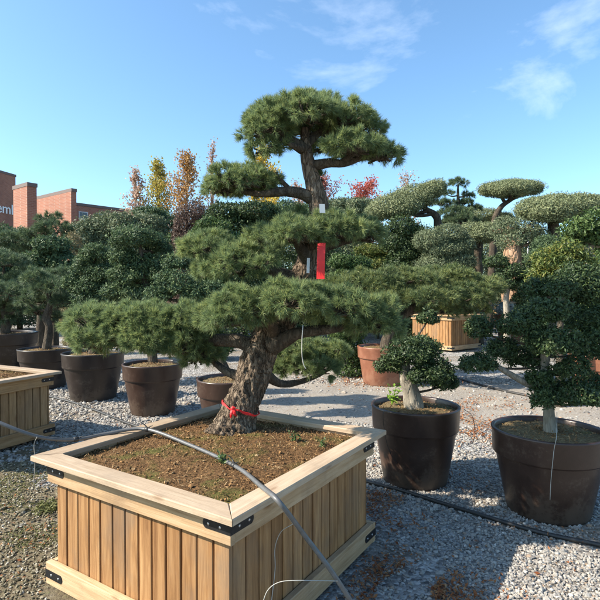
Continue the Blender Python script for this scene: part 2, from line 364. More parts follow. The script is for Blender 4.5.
CRUMB = leafmat('soil_crumbs_mixed', [(.06, .035, .016), (.15, .085, .04), (.25, .14, .06), (.34, .25, .14)], 7, 0, .9, .1)
# ------------------------------------------------------------------ ground
def ground_mat():
    m, nt, b = mat('gravel_ground'); v = coord(nt)
    vo = N(nt, 'ShaderNodeTexVoronoi', Scale=42); nt.links.new(v, vo.inputs['Vector'])
    bw = nt.nodes.new('ShaderNodeRGBToBW'); nt.links.new(vo.outputs['Color'], bw.inputs[0])
    r = ramp(nt, [(.15, (.11, .105, .10)), (.45, (.25, .24, .225)), (.7, (.40, .385, .36)), (.9, (.55, .53, .49))]); nt.links.new(bw.outputs[0], r.inputs[0])
    n2 = noise_tex(nt, .9, 6, .65, v, .4)
    dr = ramp(nt, [(.46, (0, 0, 0)), (.62, (.65, .65, .65))]); nt.links.new(n2.outputs[0], dr.inputs[0])
    n3 = noise_tex(nt, 30, 6, .7, v); dc = ramp(nt, [(.3, (.11, .08, .05)), (.7, (.27, .21, .14))]); nt.links.new(n3.outputs[0], dc.inputs[0])
    c = mixc(nt, r.outputs[0], dc.outputs[0], dr.outputs[0])
    # moss and dirt at the near left
    sx = nt.nodes.new('ShaderNodeSeparateXYZ'); nt.links.new(v, sx.inputs[0])
    n4 = noise_tex(nt, 2.2, 6, .65, v)
    a = N(nt, 'ShaderNodeMath', operation='MULTIPLY_ADD'); a.inputs[1].default_value = -.9; a.inputs[2].default_value = -1.0; nt.links.new(sx.outputs[0], a.inputs[0])
    a2 = N(nt, 'ShaderNodeMath', operation='MULTIPLY_ADD'); a2.inputs[1].default_value = -.55; nt.links.new(sx.outputs[1], a2.inputs[0]); nt.links.new(a.outputs[0], a2.inputs[2])
    a3 = N(nt, 'ShaderNodeMath', operation='MULTIPLY_ADD'); a3.inputs[1].default_value = 1.6; nt.links.new(n4.outputs[0], a3.inputs[0]); nt.links.new(a2.outputs[0], a3.inputs[2])
    mr = N(nt, 'ShaderNodeMapRange'); mr.inputs[1].default_value = -1.35; mr.inputs[2].default_value = -.55; nt.links.new(a3.outputs[0], mr.inputs[0])
    ms = ramp(nt, [(.35, (.09, .07, .045)), (.55, (.18, .145, .09)), (.72, (.12, .13, .05))]); nt.links.new(n3.outputs[0], ms.inputs[0])
    c = mixc(nt, c, ms.outputs[0], mr.outputs[0])
    nt.links.new(c, b.inputs['Base Color']); b.inputs['Roughness'].default_value = .9; b.inputs['Specular IOR Level'].default_value = .2
    iv = N(nt, 'ShaderNodeMath', operation='SUBTRACT'); iv.inputs[0].default_value = 1; nt.links.new(mr.outputs[0], iv.inputs[1]); hm = N(nt, 'ShaderNodeMath', operation='MULTIPLY'); nt.links.new(vo.outputs['Distance'], hm.inputs[0]); nt.links.new(iv.outputs[0], hm.inputs[1])
    hs = N(nt, 'ShaderNodeMath', operation='SUBTRACT'); nt.links.new(n3.outputs[0], hs.inputs[0]); nt.links.new(hm.outputs[0], hs.inputs[1]); bump(nt, b, hs.outputs[0], .9, .02)
    return m
g = 900.0
tag(npmesh('ground', [(-g, -60, 0), (g, -60, 0), (g, 1600, 0), (-g, 1600, 0)], [np.array([[0, 1, 2, 3]])], ground_mat()), kind='structure')
def track_mat():
    m, nt, b = mat('packed_dirt'); v = coord(nt)
    n1 = noise_tex(nt, 1.1, 8, .65, v, .6); n2 = noise_tex(nt, 45, 8, .75, v)
    r = ramp(nt, [(.32, (.22, .20, .175)), (.5, (.31, .275, .23)), (.68, (.38, .335, .27))]); nt.links.new(n1.outputs[0], r.inputs[0])
    r2 = ramp(nt, [(.35, (.62, .6, .58)), (.6, (1, 1, 1))]); nt.links.new(n2.outputs[0], r2.inputs[0])
    vo = N(nt, 'ShaderNodeTexVoronoi', Scale=55); nt.links.new(v, vo.inputs['Vector'])
    bw = nt.nodes.new('ShaderNodeRGBToBW'); nt.links.new(vo.outputs['Color'], bw.inputs[0])
    r3 = ramp(nt, [(.55, (0, 0, 0)), (.8, (.8, .8, .8))]); nt.links.new(bw.outputs[0], r3.inputs[0])
    c = mixc(nt, r.outputs[0], r2.outputs[0], 1, 'MULTIPLY'); c = mixc(nt, c, (.33, .31, .285), r3.outputs[0])
    nt.links.new(c, b.inputs['Base Color']); b.inputs['Roughness'].default_value = .95; b.inputs['Specular IOR Level'].default_value = .15
    bump(nt, b, n2.outputs[0], .6, .02); return m
# dirt track running across the yard, ragged edges
xs = np.linspace(-1.2, 24, 160); near = []; far = []
for x in xs:
    nz = mnoise.noise(Vector((x * 1.3, 3, 0))) * .45 + mnoise.noise(Vector((x * 4, 7, 0))) * .15
    nz2 = mnoise.noise(Vector((x * 1.1, 13, 0))) * .5 + mnoise.noise(Vector((x * 4, 17, 0))) * .15
    near.append((x, 6.2 + nz - .12 * x, .004)); far.append((x, (13.2 if x < 1 else 13.2 - min(1, (x - 1) / 1.6) * 4.6) + nz2, .004))
V = np.array(near + far); k = len(xs); i = np.arange(k - 1)
tag(npmesh('dirt_track', V, [np.stack([i, i + 1, k + i + 1, k + i], 1)], track_mat()), kind='structure')
# loose stones
ICO = None
def ico():
    bm = bmesh.new(); bmesh.ops.create_icosphere(bm, subdivisions=1, radius=1)
    v = np.array([q.co[:] for q in bm.verts]); f = np.array([[q.index for q in p.verts] for p in bm.faces]); bm.free(); return v, f
IV, IF = ico()
def stones(P, size, flat=(.5, .95)):
    n = len(P); s = size[:, None] * np.stack([.7 + .7 * RNG.random(n), .6 + .5 * RNG.random(n), RNG.uniform(*flat, n)], 1)
    jit = 1 + .22 * RNG.normal(size=(n, len(IV), 1)).clip(-1.6, 1.6)
    V = IV[None] * jit * s[:, None, :]
    a = RNG.random(n) * 2 * PI; t = RNG.normal(0, .35, n); ca_, sa_ = np.cos(t), np.sin(t)
    V = np.stack([V[..., 0], V[..., 1] * ca_[:, None] - V[..., 2] * sa_[:, None], V[..., 1] * sa_[:, None] + V[..., 2] * ca_[:, None]], -1)
    c_, s_ = np.cos(a)[:, None], np.sin(a)[:, None]
    V = np.stack([V[..., 0] * c_ - V[..., 1] * s_, V[..., 0] * s_ + V[..., 1] * c_, V[..., 2]], -1) + P[:, None, :]
    Fc = (IF[None] + (np.arange(n) * len(IV))[:, None, None]).reshape(-1, 3)
    return V.reshape(-1, 3), Fc
# planter frame (main)
FC = np.array([-.257, 1.882]); UA = math.radians(57.3); VA = UA + PI / 2
U = np.array([math.cos(UA), math.sin(UA)]); Vv = np.array([math.cos(VA), math.sin(VA)]); LU, LV = 1.48, 1.39
def inside_planter(x, y, pad=.03):
    d = np.stack([x - FC[0], y - FC[1]], -1); a = d @ U; b_ = d @ Vv
    return (a > .05 - pad) & (a < LU - .05 + pad) & (b_ > .05 - pad) & (b_ < LV - .05 + pad)
def vnoise(x, y, s, o): return np.array([mnoise.noise(Vector((a * s, b_ * s, o))) for a, b_ in zip(x, y)])
Ps = []; Sz = []
for y0, y1, dens, sz in ((1.9, 3.3, 3900, .0080), (3.3, 4.6, 2500, .0094), (4.6, 6.2, 1300, .0125), (6.2, 9.5, 500, .016)):
    n = int(dens * .95 * (y1 ** 2 - y0 ** 2)); y = np.sqrt(RNG.random(n) * (y1 ** 2 - y0 ** 2) + y0 ** 2); x = (RNG.random(n) * 2 - 1) * .8 * y
    ok = ~inside_planter(x, y)
    left = (x < -.9) & (y < 4.6); ok &= ~(left & (RNG.random(n) < .25))
    trk = (y > 6.2 - .12 * x) & (x > -1.2) & ((y < 8.8)); ok &= ~(trk & (RNG.random(n) < .9))
    x, y = x[ok], y[ok]
    bare = vnoise(x, y, 1.1, 5.0) + .5 * vnoise(x, y, 3.1, 9.0); ok = ~((bare > .28) & (RNG.random(len(x)) < .75)); x, y = x[ok], y[ok]
    z = RNG.random(len(x)) * .006
    Ps.append(np.stack([x, y, z], 1)); Sz.append(sz * np.exp(RNG.normal(0, .32, len(x))))
P = np.concatenate(Ps); SZ = np.concatenate(Sz)
LEFT = (P[:, 0] < -.9 + .35 * vnoise(P[:, 0], P[:, 1], 1.7, 6.0)) & (P[:, 1] < 4.4 + .6 * vnoise(P[:, 0], P[:, 1], 1.2, 8.0))
V, Fc = stones(P[~LEFT], SZ[~LEFT]); VL, FL = stones(P[LEFT], SZ[LEFT] * .85)
def stone_mat(name, stops):
    m, nt, b = mat(name); gq = nt.nodes.new('ShaderNodeNewGeometry')
    r = ramp(nt, stops)
    nt.links.new(gq.outputs['Random Per Island'], r.inputs[0])
    n2 = noise_tex(nt, 90, 4, .6, coord(nt)); r2 = ramp(nt, [(.3, (.75, .73, .7)), (.7, (1.05, 1.05, 1.05))]); nt.links.new(n2.outputs[0], r2.inputs[0])
    nt.links.new(mixc(nt, r.outputs[0], r2.outputs[0], 1, 'MULTIPLY'), b.inputs['Base Color']); b.inputs['Roughness'].default_value = .8; b.inputs['Specular IOR Level'].default_value = .3
    return m
tag(npmesh('gravel', V, [Fc], stone_mat('gravel_stones', [(0, (.16, .15, .14)), (.3, (.26, .248, .23)), (.65, (.33, .315, .285)), (.88, (.41, .388, .35)), (.94, (.30, .21, .14)), (1, (.56, .54, .50))])), 'loose pale grey gravel stones spread over the yard', 'gravel', kind='stuff')
tag(npmesh('mossy_gravel', VL, [FL], stone_mat('mossy_gravel_stones', [(0, (.08, .07, .04)), (.35, (.15, .13, .08)), (.65, (.22, .19, .12)), (.88, (.32, .29, .22)), (1, (.45, .43, .38))])), 'brown mossy gravel left of the big timber planter', 'gravel', kind='stuff')
# dead leaves and needles on the ground
RUST = leafmat('rusty_dead_leaves', [(.10, .035, .015), (.20, .07, .03), (.28, .12, .05), (.34, .2, .1)], 3, .1, .8, .1)
mb = MB()
def litter(px, py, rx, ry, n, ll=.035, z=.012):
    c = on(px, py); x = c.x + RNG.normal(0, rx, n); y = c.y + RNG.normal(0, ry, n)
    ok = ~inside_planter(x, y, .0); x, y = x[ok], y[ok]
    k = vnoise(x, y, 2.6, 2.0) > -.15; x, y = x[k], y[k]
    leaves(mb, np.stack([x, y, np.full(len(x), z) + RNG.random(len(x)) * .012], 1), np.tile([0, 0, 1.0], (len(x), 1)), ll, ll * .45, .35, 0)
litter(325, 354, .55, .16, 1500, .05); litter(345, 362, 1.2, .3, 900, .045); litter(385, 382, .4, .25, 1300, .045); litter(455, 425, .35, .4, 1100, .04); litter(470, 405, .6, .3, 900)
litter(405, 590, .13, .16, 1600, .028); litter(440, 596, .2, .1, 500, .028); litter(385, 505, .15, .22, 700, .03); litter(350, 380, 1.2, .4, 500, .05); litter(500, 440, .5, .4, 350, .035)
litter(150, 440, 1.2, .8, 400, .03); litter(560, 540, .7, .3, 150, .03); litter(20, 540, .5, .5, 500, .025); litter(430, 470, .3, .3, 250, .03)
V, fk = mb.get(); tag(npmesh('leaf_litter', V, fk, RUST), 'rust brown dead leaves lying in drifts on the ground', 'leaf litter', kind='stuff')
# moss cushions and small weeds on the near left ground
mb = MB(); n = 26000; y = RNG.uniform(2.0, 4.4, n); x = -RNG.uniform(.95, 2.9, n); ok = ~inside_planter(x, y); x, y = x[ok], y[ok]
k = vnoise(x, y, 2.3, 4.0) > .05; x, y = x[k], y[k]
leaves(mb, np.stack([x, y, RNG.random(len(x)) * .012], 1), np.tile([0, 0, 1.0], (len(x), 1)), .016, .008, .7, .3)
cm = on(48, 510); m_ = 420; leaves(mb, np.stack([cm.x + RNG.normal(0, .05, m_), cm.y + RNG.normal(0, .05, m_), .005 + RNG.random(m_) * .03], 1), np.tile([0, 0, 1.0], (m_, 1)), .028, .011, .8, .6)
V, fk = mb.get(); tag(npmesh('moss', V, fk, leafmat('ground_moss', [(.06, .07, .02), (.10, .11, .03), (.15, .15, .045), (.2, .2, .07)], 6, .2, .7)), 'low moss and weeds growing through the gravel at the left', 'moss', kind='stuff')
# ------------------------------------------------------------------ timber planters
def planter(label, FC, U, Vv, LU, LV, ztop, mats, group):
    z0 = .05; rail = .118; rt = .027; rw = .112; off = .06; rth = .03; sin_ = .03
    to3 = lambda a, b_, z: np.array([FC[0] + U[0] * a + Vv[0] * b_, FC[1] + U[1] * a + Vv[1] * b_, z])
    t = thing('timber_planter', label, 'planter', to3(LU / 2, LV / 2, 0), group)
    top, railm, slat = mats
    bid = random.randint(0, 400)
    sides = [((0, LV), (0, 0)), ((0, 0), (LU, 0)), ((LU, 0), (LU, LV)), ((LU, LV), (0, LV))]   # outside is to the right of travel... handled by inward normal
    for si, (p, q) in enumerate(sides):
        p, q = np.array(p, float), np.array(q, float); d = (q - p) / np.linalg.norm(q - p); L = np.linalg.norm(q - p)
        inn = np.array([-d[1], d[0]])
        P3 = lambda a, b_, z: to3(*(p + d * a + inn * b_), z)
        # mitred rim board
        mb = MB(); bid += 1; e = .0015
        c = [(e, 0), (L - e, 0), (L - rw - e, rw), (rw + e, rw)]; b_ = .004
        Vb = [P3(a, o, ztop - rt) for a, o in c] + [P3(a, o, ztop - b_) for a, o in c] + [P3(a + (b_ if i in (0, 3) else -b_), o + (b_ if i < 2 else -b_), ztop) for i, (a, o) in enumerate(c)]
        X = np.array([(a, o + zz, bid * 1.37) for zz in (0, .03, .03) for a, o in c])
        fs = [[3, 2, 1, 0], [8, 9, 10, 11]] + [[k_ + j, k_ + (j + 1) % 4, k_ + 4 + (j + 1) % 4, k_ + 4 + j] for k_ in (0, 4) for j in range(4)]
        mb.add(Vb, [np.array(fs)], X); mb.build('rim_board', top, t, grain=True)
        # rails: even sides run full length, odd ones butt between them
        full = si % 2 == 0; a0 = off if full else off + rth
        dd = to3(*(p + d), 0) - to3(*p, 0); di = to3(*(p + inn), 0) - to3(*p, 0); up = np.array([0, 0, 1.0])
        a0v = a0 + (0 if full else .001)
        mb = MB(); bid += 1
        board(mb, P3(a0v, off, ztop - rt - rail - .001), dd * (L - 2 * a0v), up * rail, di * rth, bid); mb.build('top_rail', railm, t, grain=True)
        mb = MB(); bid += 1; bo = off - .008; ab = bo if full else bo + rth + .001
        board(mb, P3(ab, bo, z0), dd * (L - 2 * ab), up * rail, di * (rth + .008), bid); mb.build('base_rail', railm if si < 2 else railm, t, grain=True)
        # vertical boards, one panel of them per side
        mb = MB(); so_ = off + sin_ + .002; n = 14 if L > 1.43 else 13; s0 = off + .028 if full else off + .05; wd = (L - 2 * s0) / n
        for k_ in range(n):
            bid += 1; gp = .006 + random.random() * .006; r = random.uniform(-.002, .002)
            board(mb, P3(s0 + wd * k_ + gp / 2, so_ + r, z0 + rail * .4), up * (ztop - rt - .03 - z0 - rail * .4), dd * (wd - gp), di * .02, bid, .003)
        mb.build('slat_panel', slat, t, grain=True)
    # corner straps on rails
    for (cx, cy, dx, dy) in ((0, 0, 1, 1), (LU, 0, -1, 1), (0, LV, 1, -1), (LU, LV, -1, -1)):
        for zc, o in ((ztop - rt - .001 - .052, off), (z0 + rail * .5, off - .008)):
            h = .021; th = .003; ll = .15
            a0, b0 = cx + dx * (o - th), cy + dy * (o - th); mb = MB()
            for (ea, eb) in ((dx, 0), (0, dy)):
                s0 = 0 if ea else th   # second leg starts beyond the first
                pts = []
                prof = [(s0, -h), (ll - .014, -h), (ll - .004, -h * .6), (ll, 0), (ll - .004, h * .6), (ll - .014, h), (s0, h)]
                oa, ob = (0, dy) if ea else (dx, 0)
                for k_ in (0, th - .0003):
                    pts += [to3(a0 + ea * s_ + oa * k_, b0 + eb * s_ + ob * k_, zc + zz) for s_, zz in prof]
                m_ = len(prof); mb.add(pts, [np.array([list(range(m_)), list(range(m_, 2 * m_))[::-1]]), np.array([[i, (i + 1) % m_, m_ + (i + 1) % m_, m_ + i] for i in range(m_)])])
            br = mb.build('corner_bracket', STEEL, t)
            for (ea, eb) in ((dx, 0), (0, dy)):
                for s_ in (.055, .118):
                    c = to3(a0 + ea * s_, b0 + eb * s_, zc); nrm = -(to3(*( (0, dy) if ea else (dx, 0)), 0) - to3(0, 0, 0))
                    Vt, ft = tube([c - nrm * .001, c + nrm * .002, c + nrm * .003], [.006, .006, .003], 3, 10, raw=True); npmesh('screw', Vt, ft, SCREW, br, True)
    # soil bed
    n = 90; a = np.linspace(.075, LU - .075, n); b_ = np.linspace(.075, LV - .075, n); A, B = np.meshgrid(a, b_, indexing='ij')
    XY = FC + A[..., None] * U + B[..., None] * Vv
    Z = np.zeros((n, n)); 
    for i in range(n):
        for j in range(n):
            q = Vector((XY[i, j, 0] * 7, XY[i, j, 1] * 7, 1.0)); Z[i, j] = mnoise.noise(q) * .012 + mnoise.noise(q * 3.1) * .008 + mnoise.noise(q * 8) * .006
    ed = np.minimum(np.minimum(A, LU - A), np.minimum(B, LV - B)); Z += ztop - .055 + .04 * np.clip(ed / .5, 0, 1)
    i = np.arange(n - 1)[:, None] * n; j = np.arange(n - 1)[None, :]
    V = np.concatenate([XY, Z[..., None]], -1).reshape(-1, 3)
    sb = npmesh('soil', V, [np.stack([i + j, i + n + j, i + n + j + 1, i + j + 1], -1).reshape(-1, 4)], SOIL, t, True)
    # crumbs of bark, needles and pebbles on the soil
    m_ = 8500; idx = RNG.integers(0, n * n, m_); Pc = V[idx] + RNG.normal(0, .007, (m_, 3)) * [1, 1, .25] + [0, 0, .003]
    mbc = MB(); Vs, Fs = stones(Pc[:2300], .0036 * np.exp(RNG.normal(0, .45, 2300))); mbc.add(Vs, [Fs])
    leaves(mbc, Pc[2300:], np.tile([0, 0, 1.0], (m_ - 2300, 1)), .024, .0035, .6, .1)
    cr_ = mbc.build('soil_crumbs', CRUMB, t); cr_['kind'] = 'stuff'
    return t, V
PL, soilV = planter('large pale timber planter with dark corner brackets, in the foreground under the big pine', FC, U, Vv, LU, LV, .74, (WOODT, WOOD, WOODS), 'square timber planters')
R2 = on(62, 371, .74); ua = math.radians(64); U2 = np.array([math.cos(ua), math.sin(ua)]); V2 = np.array([-U2[1], U2[0]])
F2 = np.array([R2.x, R2.y]) - U2 * 1.45
planter('weathered timber planter cut off by the left edge of the photo', F2, U2, V2, 1.45, 1.4, .74, (WOODT, WOODOLD, WOODOLD), 'square timber planters')
# far timber planter behind the middle pot
b0 = on(452, 353); ua = math.radians(38); U3 = np.array([math.cos(ua), math.sin(ua)]); V3 = np.array([-U3[1], U3[0]])
planter('timber planter standing far back beyond the dirt track, behind the small dark cloud tree', np.array([b0.x, b0.y]), U3, V3, 1.5, 1.5, 1.0, (WOOD, WOOD, WOODS), 'square timber planters')
b0 = on(512, 323); ua = math.radians(50); U3 = np.array([math.cos(ua), math.sin(ua)]); V3 = np.array([-U3[1], U3[0]])
planter('reddish timber planter at the back under the bare olive trunk', np.array([b0.x - .4, b0.y]), U3, V3, 1.9, 1.9, 1.75, (WOOD, WOODOLD, WOODOLD), 'square timber planters')
# ------------------------------------------------------------------ pots
def pot(label, c, r, h, m, soil=True, rb=.71, group='round plastic pots', sm=None):
    t = thing('plant_pot', label, 'pot', c, group)
    pr = [(0, .006), (r * rb * .9, .006), (r * rb, 0), (r * rb * 1.02, .02), (r * .915, h * .68), (r * .918, h * .69), (r * .965, h * .70), (r * .972, h * .715), (r * .99, h * .955), (r * 1.005, h * .985), (r, h), (r * .975, h + .004), (r * .94, h), (r * .925, h * .985), (r * .92, h * .86)]
    V, f = lathe(pr, c, 72); npmesh('pot_shell', V, f, m, t, True)
    n = 26; rs = np.linspace(.02, r * .922, n); V = []
    k = 56
    for q in rs:
        for a in np.linspace(0, 2 * PI, k, endpoint=False):
            x, y = c[0] + q * math.cos(a), c[1] + q * math.sin(a); p = Vector((x * 9, y * 9, 2.0))
            V.append((x, y, c[2] + h * .93 + .03 * (1 - (q / r) ** 2) + mnoise.noise(p) * .012 + mnoise.noise(p * 3) * .006))
    i = np.arange(n - 1)[:, None] * k; j = np.arange(k)[None, :]; V = np.array(V)
    npmesh('soil', V, [np.stack([i + j, i + k + j, i + k + (j + 1) % k, i + (j + 1) % k], -1).reshape(-1, 4), np.arange(k)[None, :]], sm or SOILP, t, True)
    m_ = 900; idx = RNG.integers(0, len(V), m_); Pc = V[idx] + RNG.normal(0, .012, (m_, 3)) * [1, 1, .2]; mbc = MB()
    ok = ((Pc[:, :2] - np.array(c)[:2]) ** 2).sum(1) < (r * .9) ** 2; Pc = Pc[ok]; hh = len(Pc) // 2
    Vs, Fs = stones(Pc[:hh], .004 * np.exp(RNG.normal(0, .4, hh))); mbc.add(Vs, [Fs]); leaves(mbc, Pc[hh:], np.tile([0, 0, 1.0], (len(Pc) - hh, 1)), .03, .007, .5, 0)
    o = mbc.build('soil_crumbs', CRUMB, t); o['kind'] = 'stuff'
    return t
def G0(px, Y): p = at(px, 293, Y); return (p.x, Y, 0)
pot('dark brown plastic pot nearest the right edge, holding the tree with a crooked trunk', G0(549, 3.68), .395, .60, POTM)
pot('dark brown pot by the right corner of the big planter, bright seedling in it', G0(415.5, 4.27), .372, .645, POTM)
pot('dark brown pot with its soil showing, between the pine bough and the planter rim', G0(152.5, 6.7), .395, .66, POTM)
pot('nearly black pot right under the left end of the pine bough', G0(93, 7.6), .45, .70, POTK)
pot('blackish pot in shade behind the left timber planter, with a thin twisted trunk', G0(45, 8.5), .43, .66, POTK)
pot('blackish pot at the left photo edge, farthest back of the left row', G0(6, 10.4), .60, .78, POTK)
pot('brown pot half hidden behind the pine trunk and the far planter rim', G0(229, 5.75), .37, .62, POTM)
pot('large terracotta coloured pot out on the dirt track behind the pine', G0(384, 8.85), .47, .66, TERRA, rb=.76)
pot('terracotta coloured pot cut off by the right photo edge behind the crooked tree', G0(606, 7.4), .50, .70, TERRA)
pot('small terracotta coloured pot holding a silvery shrub at the back right', G0(514, 16.5), .62, .9, TERRA)
# ------------------------------------------------------------------ tree builder
def tree(name, label, cat, Y, trunk, rad, pads, kind, barkm, leafm, group=None, base_z=0.0, dy=.75, opt=None, brad=.02, basepx=None):
    """trunk: [(px,py[,Y])...] from base up; pads: (px,py,hx,hy[,dY[,tilt]]) in photo measure at distance Y"""
    opt = opt or {}
    T = [np.array(at(p[0], p[1], p[2] if len(p) > 2 else Y)) for p in trunk]
    if base_z is not None: T[0][2] = base_z - .03
    t = thing(name, label, cat, (T[0][0], T[0][1], base_z or 0), group)
    near = Y < 5
    V, f = tube(T, rad, 26 if not near else 70, 12 if not near else 28, opt.get('rough', .16), opt.get('freq', 5 if not near else 9), seed=random.random() * 50)
    npmesh('trunk', V, f, barkm, t, True)
    C = catmull(T, 40)
    if base_z == 0.0 and name in ('shrub', 'hedge_shrub', 'laurel_shrub', 'purple_shrub', 'clipped_shrub') and Y > 9:
        bx = trunk[0][0]; wx = max(p[2] for p in pads) + 4; low = max(p[1] for p in pads); gy = 293 + 800 / Y
        k = max(1, int((gy - low) / 20))
        pads = list(pads) + [(bx + random.uniform(-.3, .3) * wx, low + (gy - low) * (i + .75) / (k + .4), wx, 16) for i in range(k)]
    for pd in pads:
        px, py, hx, hy = pd[:4]; dY = pd[4] if len(pd) > 4 else random.uniform(-.25, .25) * hx * Y / F
        tl = math.radians(pd[5]) if len(pd) > 5 else 0
        c = np.array(at(px, py, Y + dY)); s = (Y + dY) / F; r = np.array([hx * s, hx * s * dy, hy * s])
        c[2] -= r[2] * opt.get('drop', .12); r = r * opt.get('shrink', 1)
        # branch from the trunk to the pad
        e = c - np.array([0, 0, r[2] * .15]); dd = ((C - e) ** 2).sum(1) + np.where(C[:, 2] > e[2] - .02, 3, 0) ; k = int(np.argmin(dd)); s0 = C[k]
        mbb = MB(); L = np.linalg.norm(e - s0)
        if L > .05:
            mid = (s0 + e) / 2 + np.array([0, 0, opt.get('sag', -.08) * L]) + RNG.normal(0, .04 * L, 3)
            V, f = tube([s0, mid, e], [brad, brad * .8, brad * .5], 12, 8, .12, 8, seed=random.random() * 9); mbb.add(V, f)
        for q in range(opt.get('twigs', 5)):
            d = rdirs(1)[0]; d[2] = abs(d[2]) * .6 - .1; p2 = c + d * r * .85
            V, f = tube([e, (e + p2) / 2 + RNG.normal(0, .08, 3) * r, p2], [brad * .45, brad * .3, brad * .12], 6, 5); mbb.add(V, f)
        mbb.build('branch', opt.get('branchm', barkm), t, True)
        mbp = MB()
        if kind == 'pine': pine_pad(mbp, c, r, opt.get('sp', .13), opt.get('sh', 10), opt.get('nn', 26), opt.get('nl', .09), opt.get('nw', .006), cap=opt.get('cap', 260))
        else: leaf_pad(mbp, c, r, opt.get('ll', .05), opt.get('lw', .026), opt.get('cover', 2.4), opt.get('zmin', -.75), opt.get('lump', .2), opt.get('flat', .7), tl, opt.get('k', 14), opt.get('cap', 7000), stray=opt.get('stray', .09))
        mbp.build('foliage_pad', leafm, t)
    return t
exec_after = []
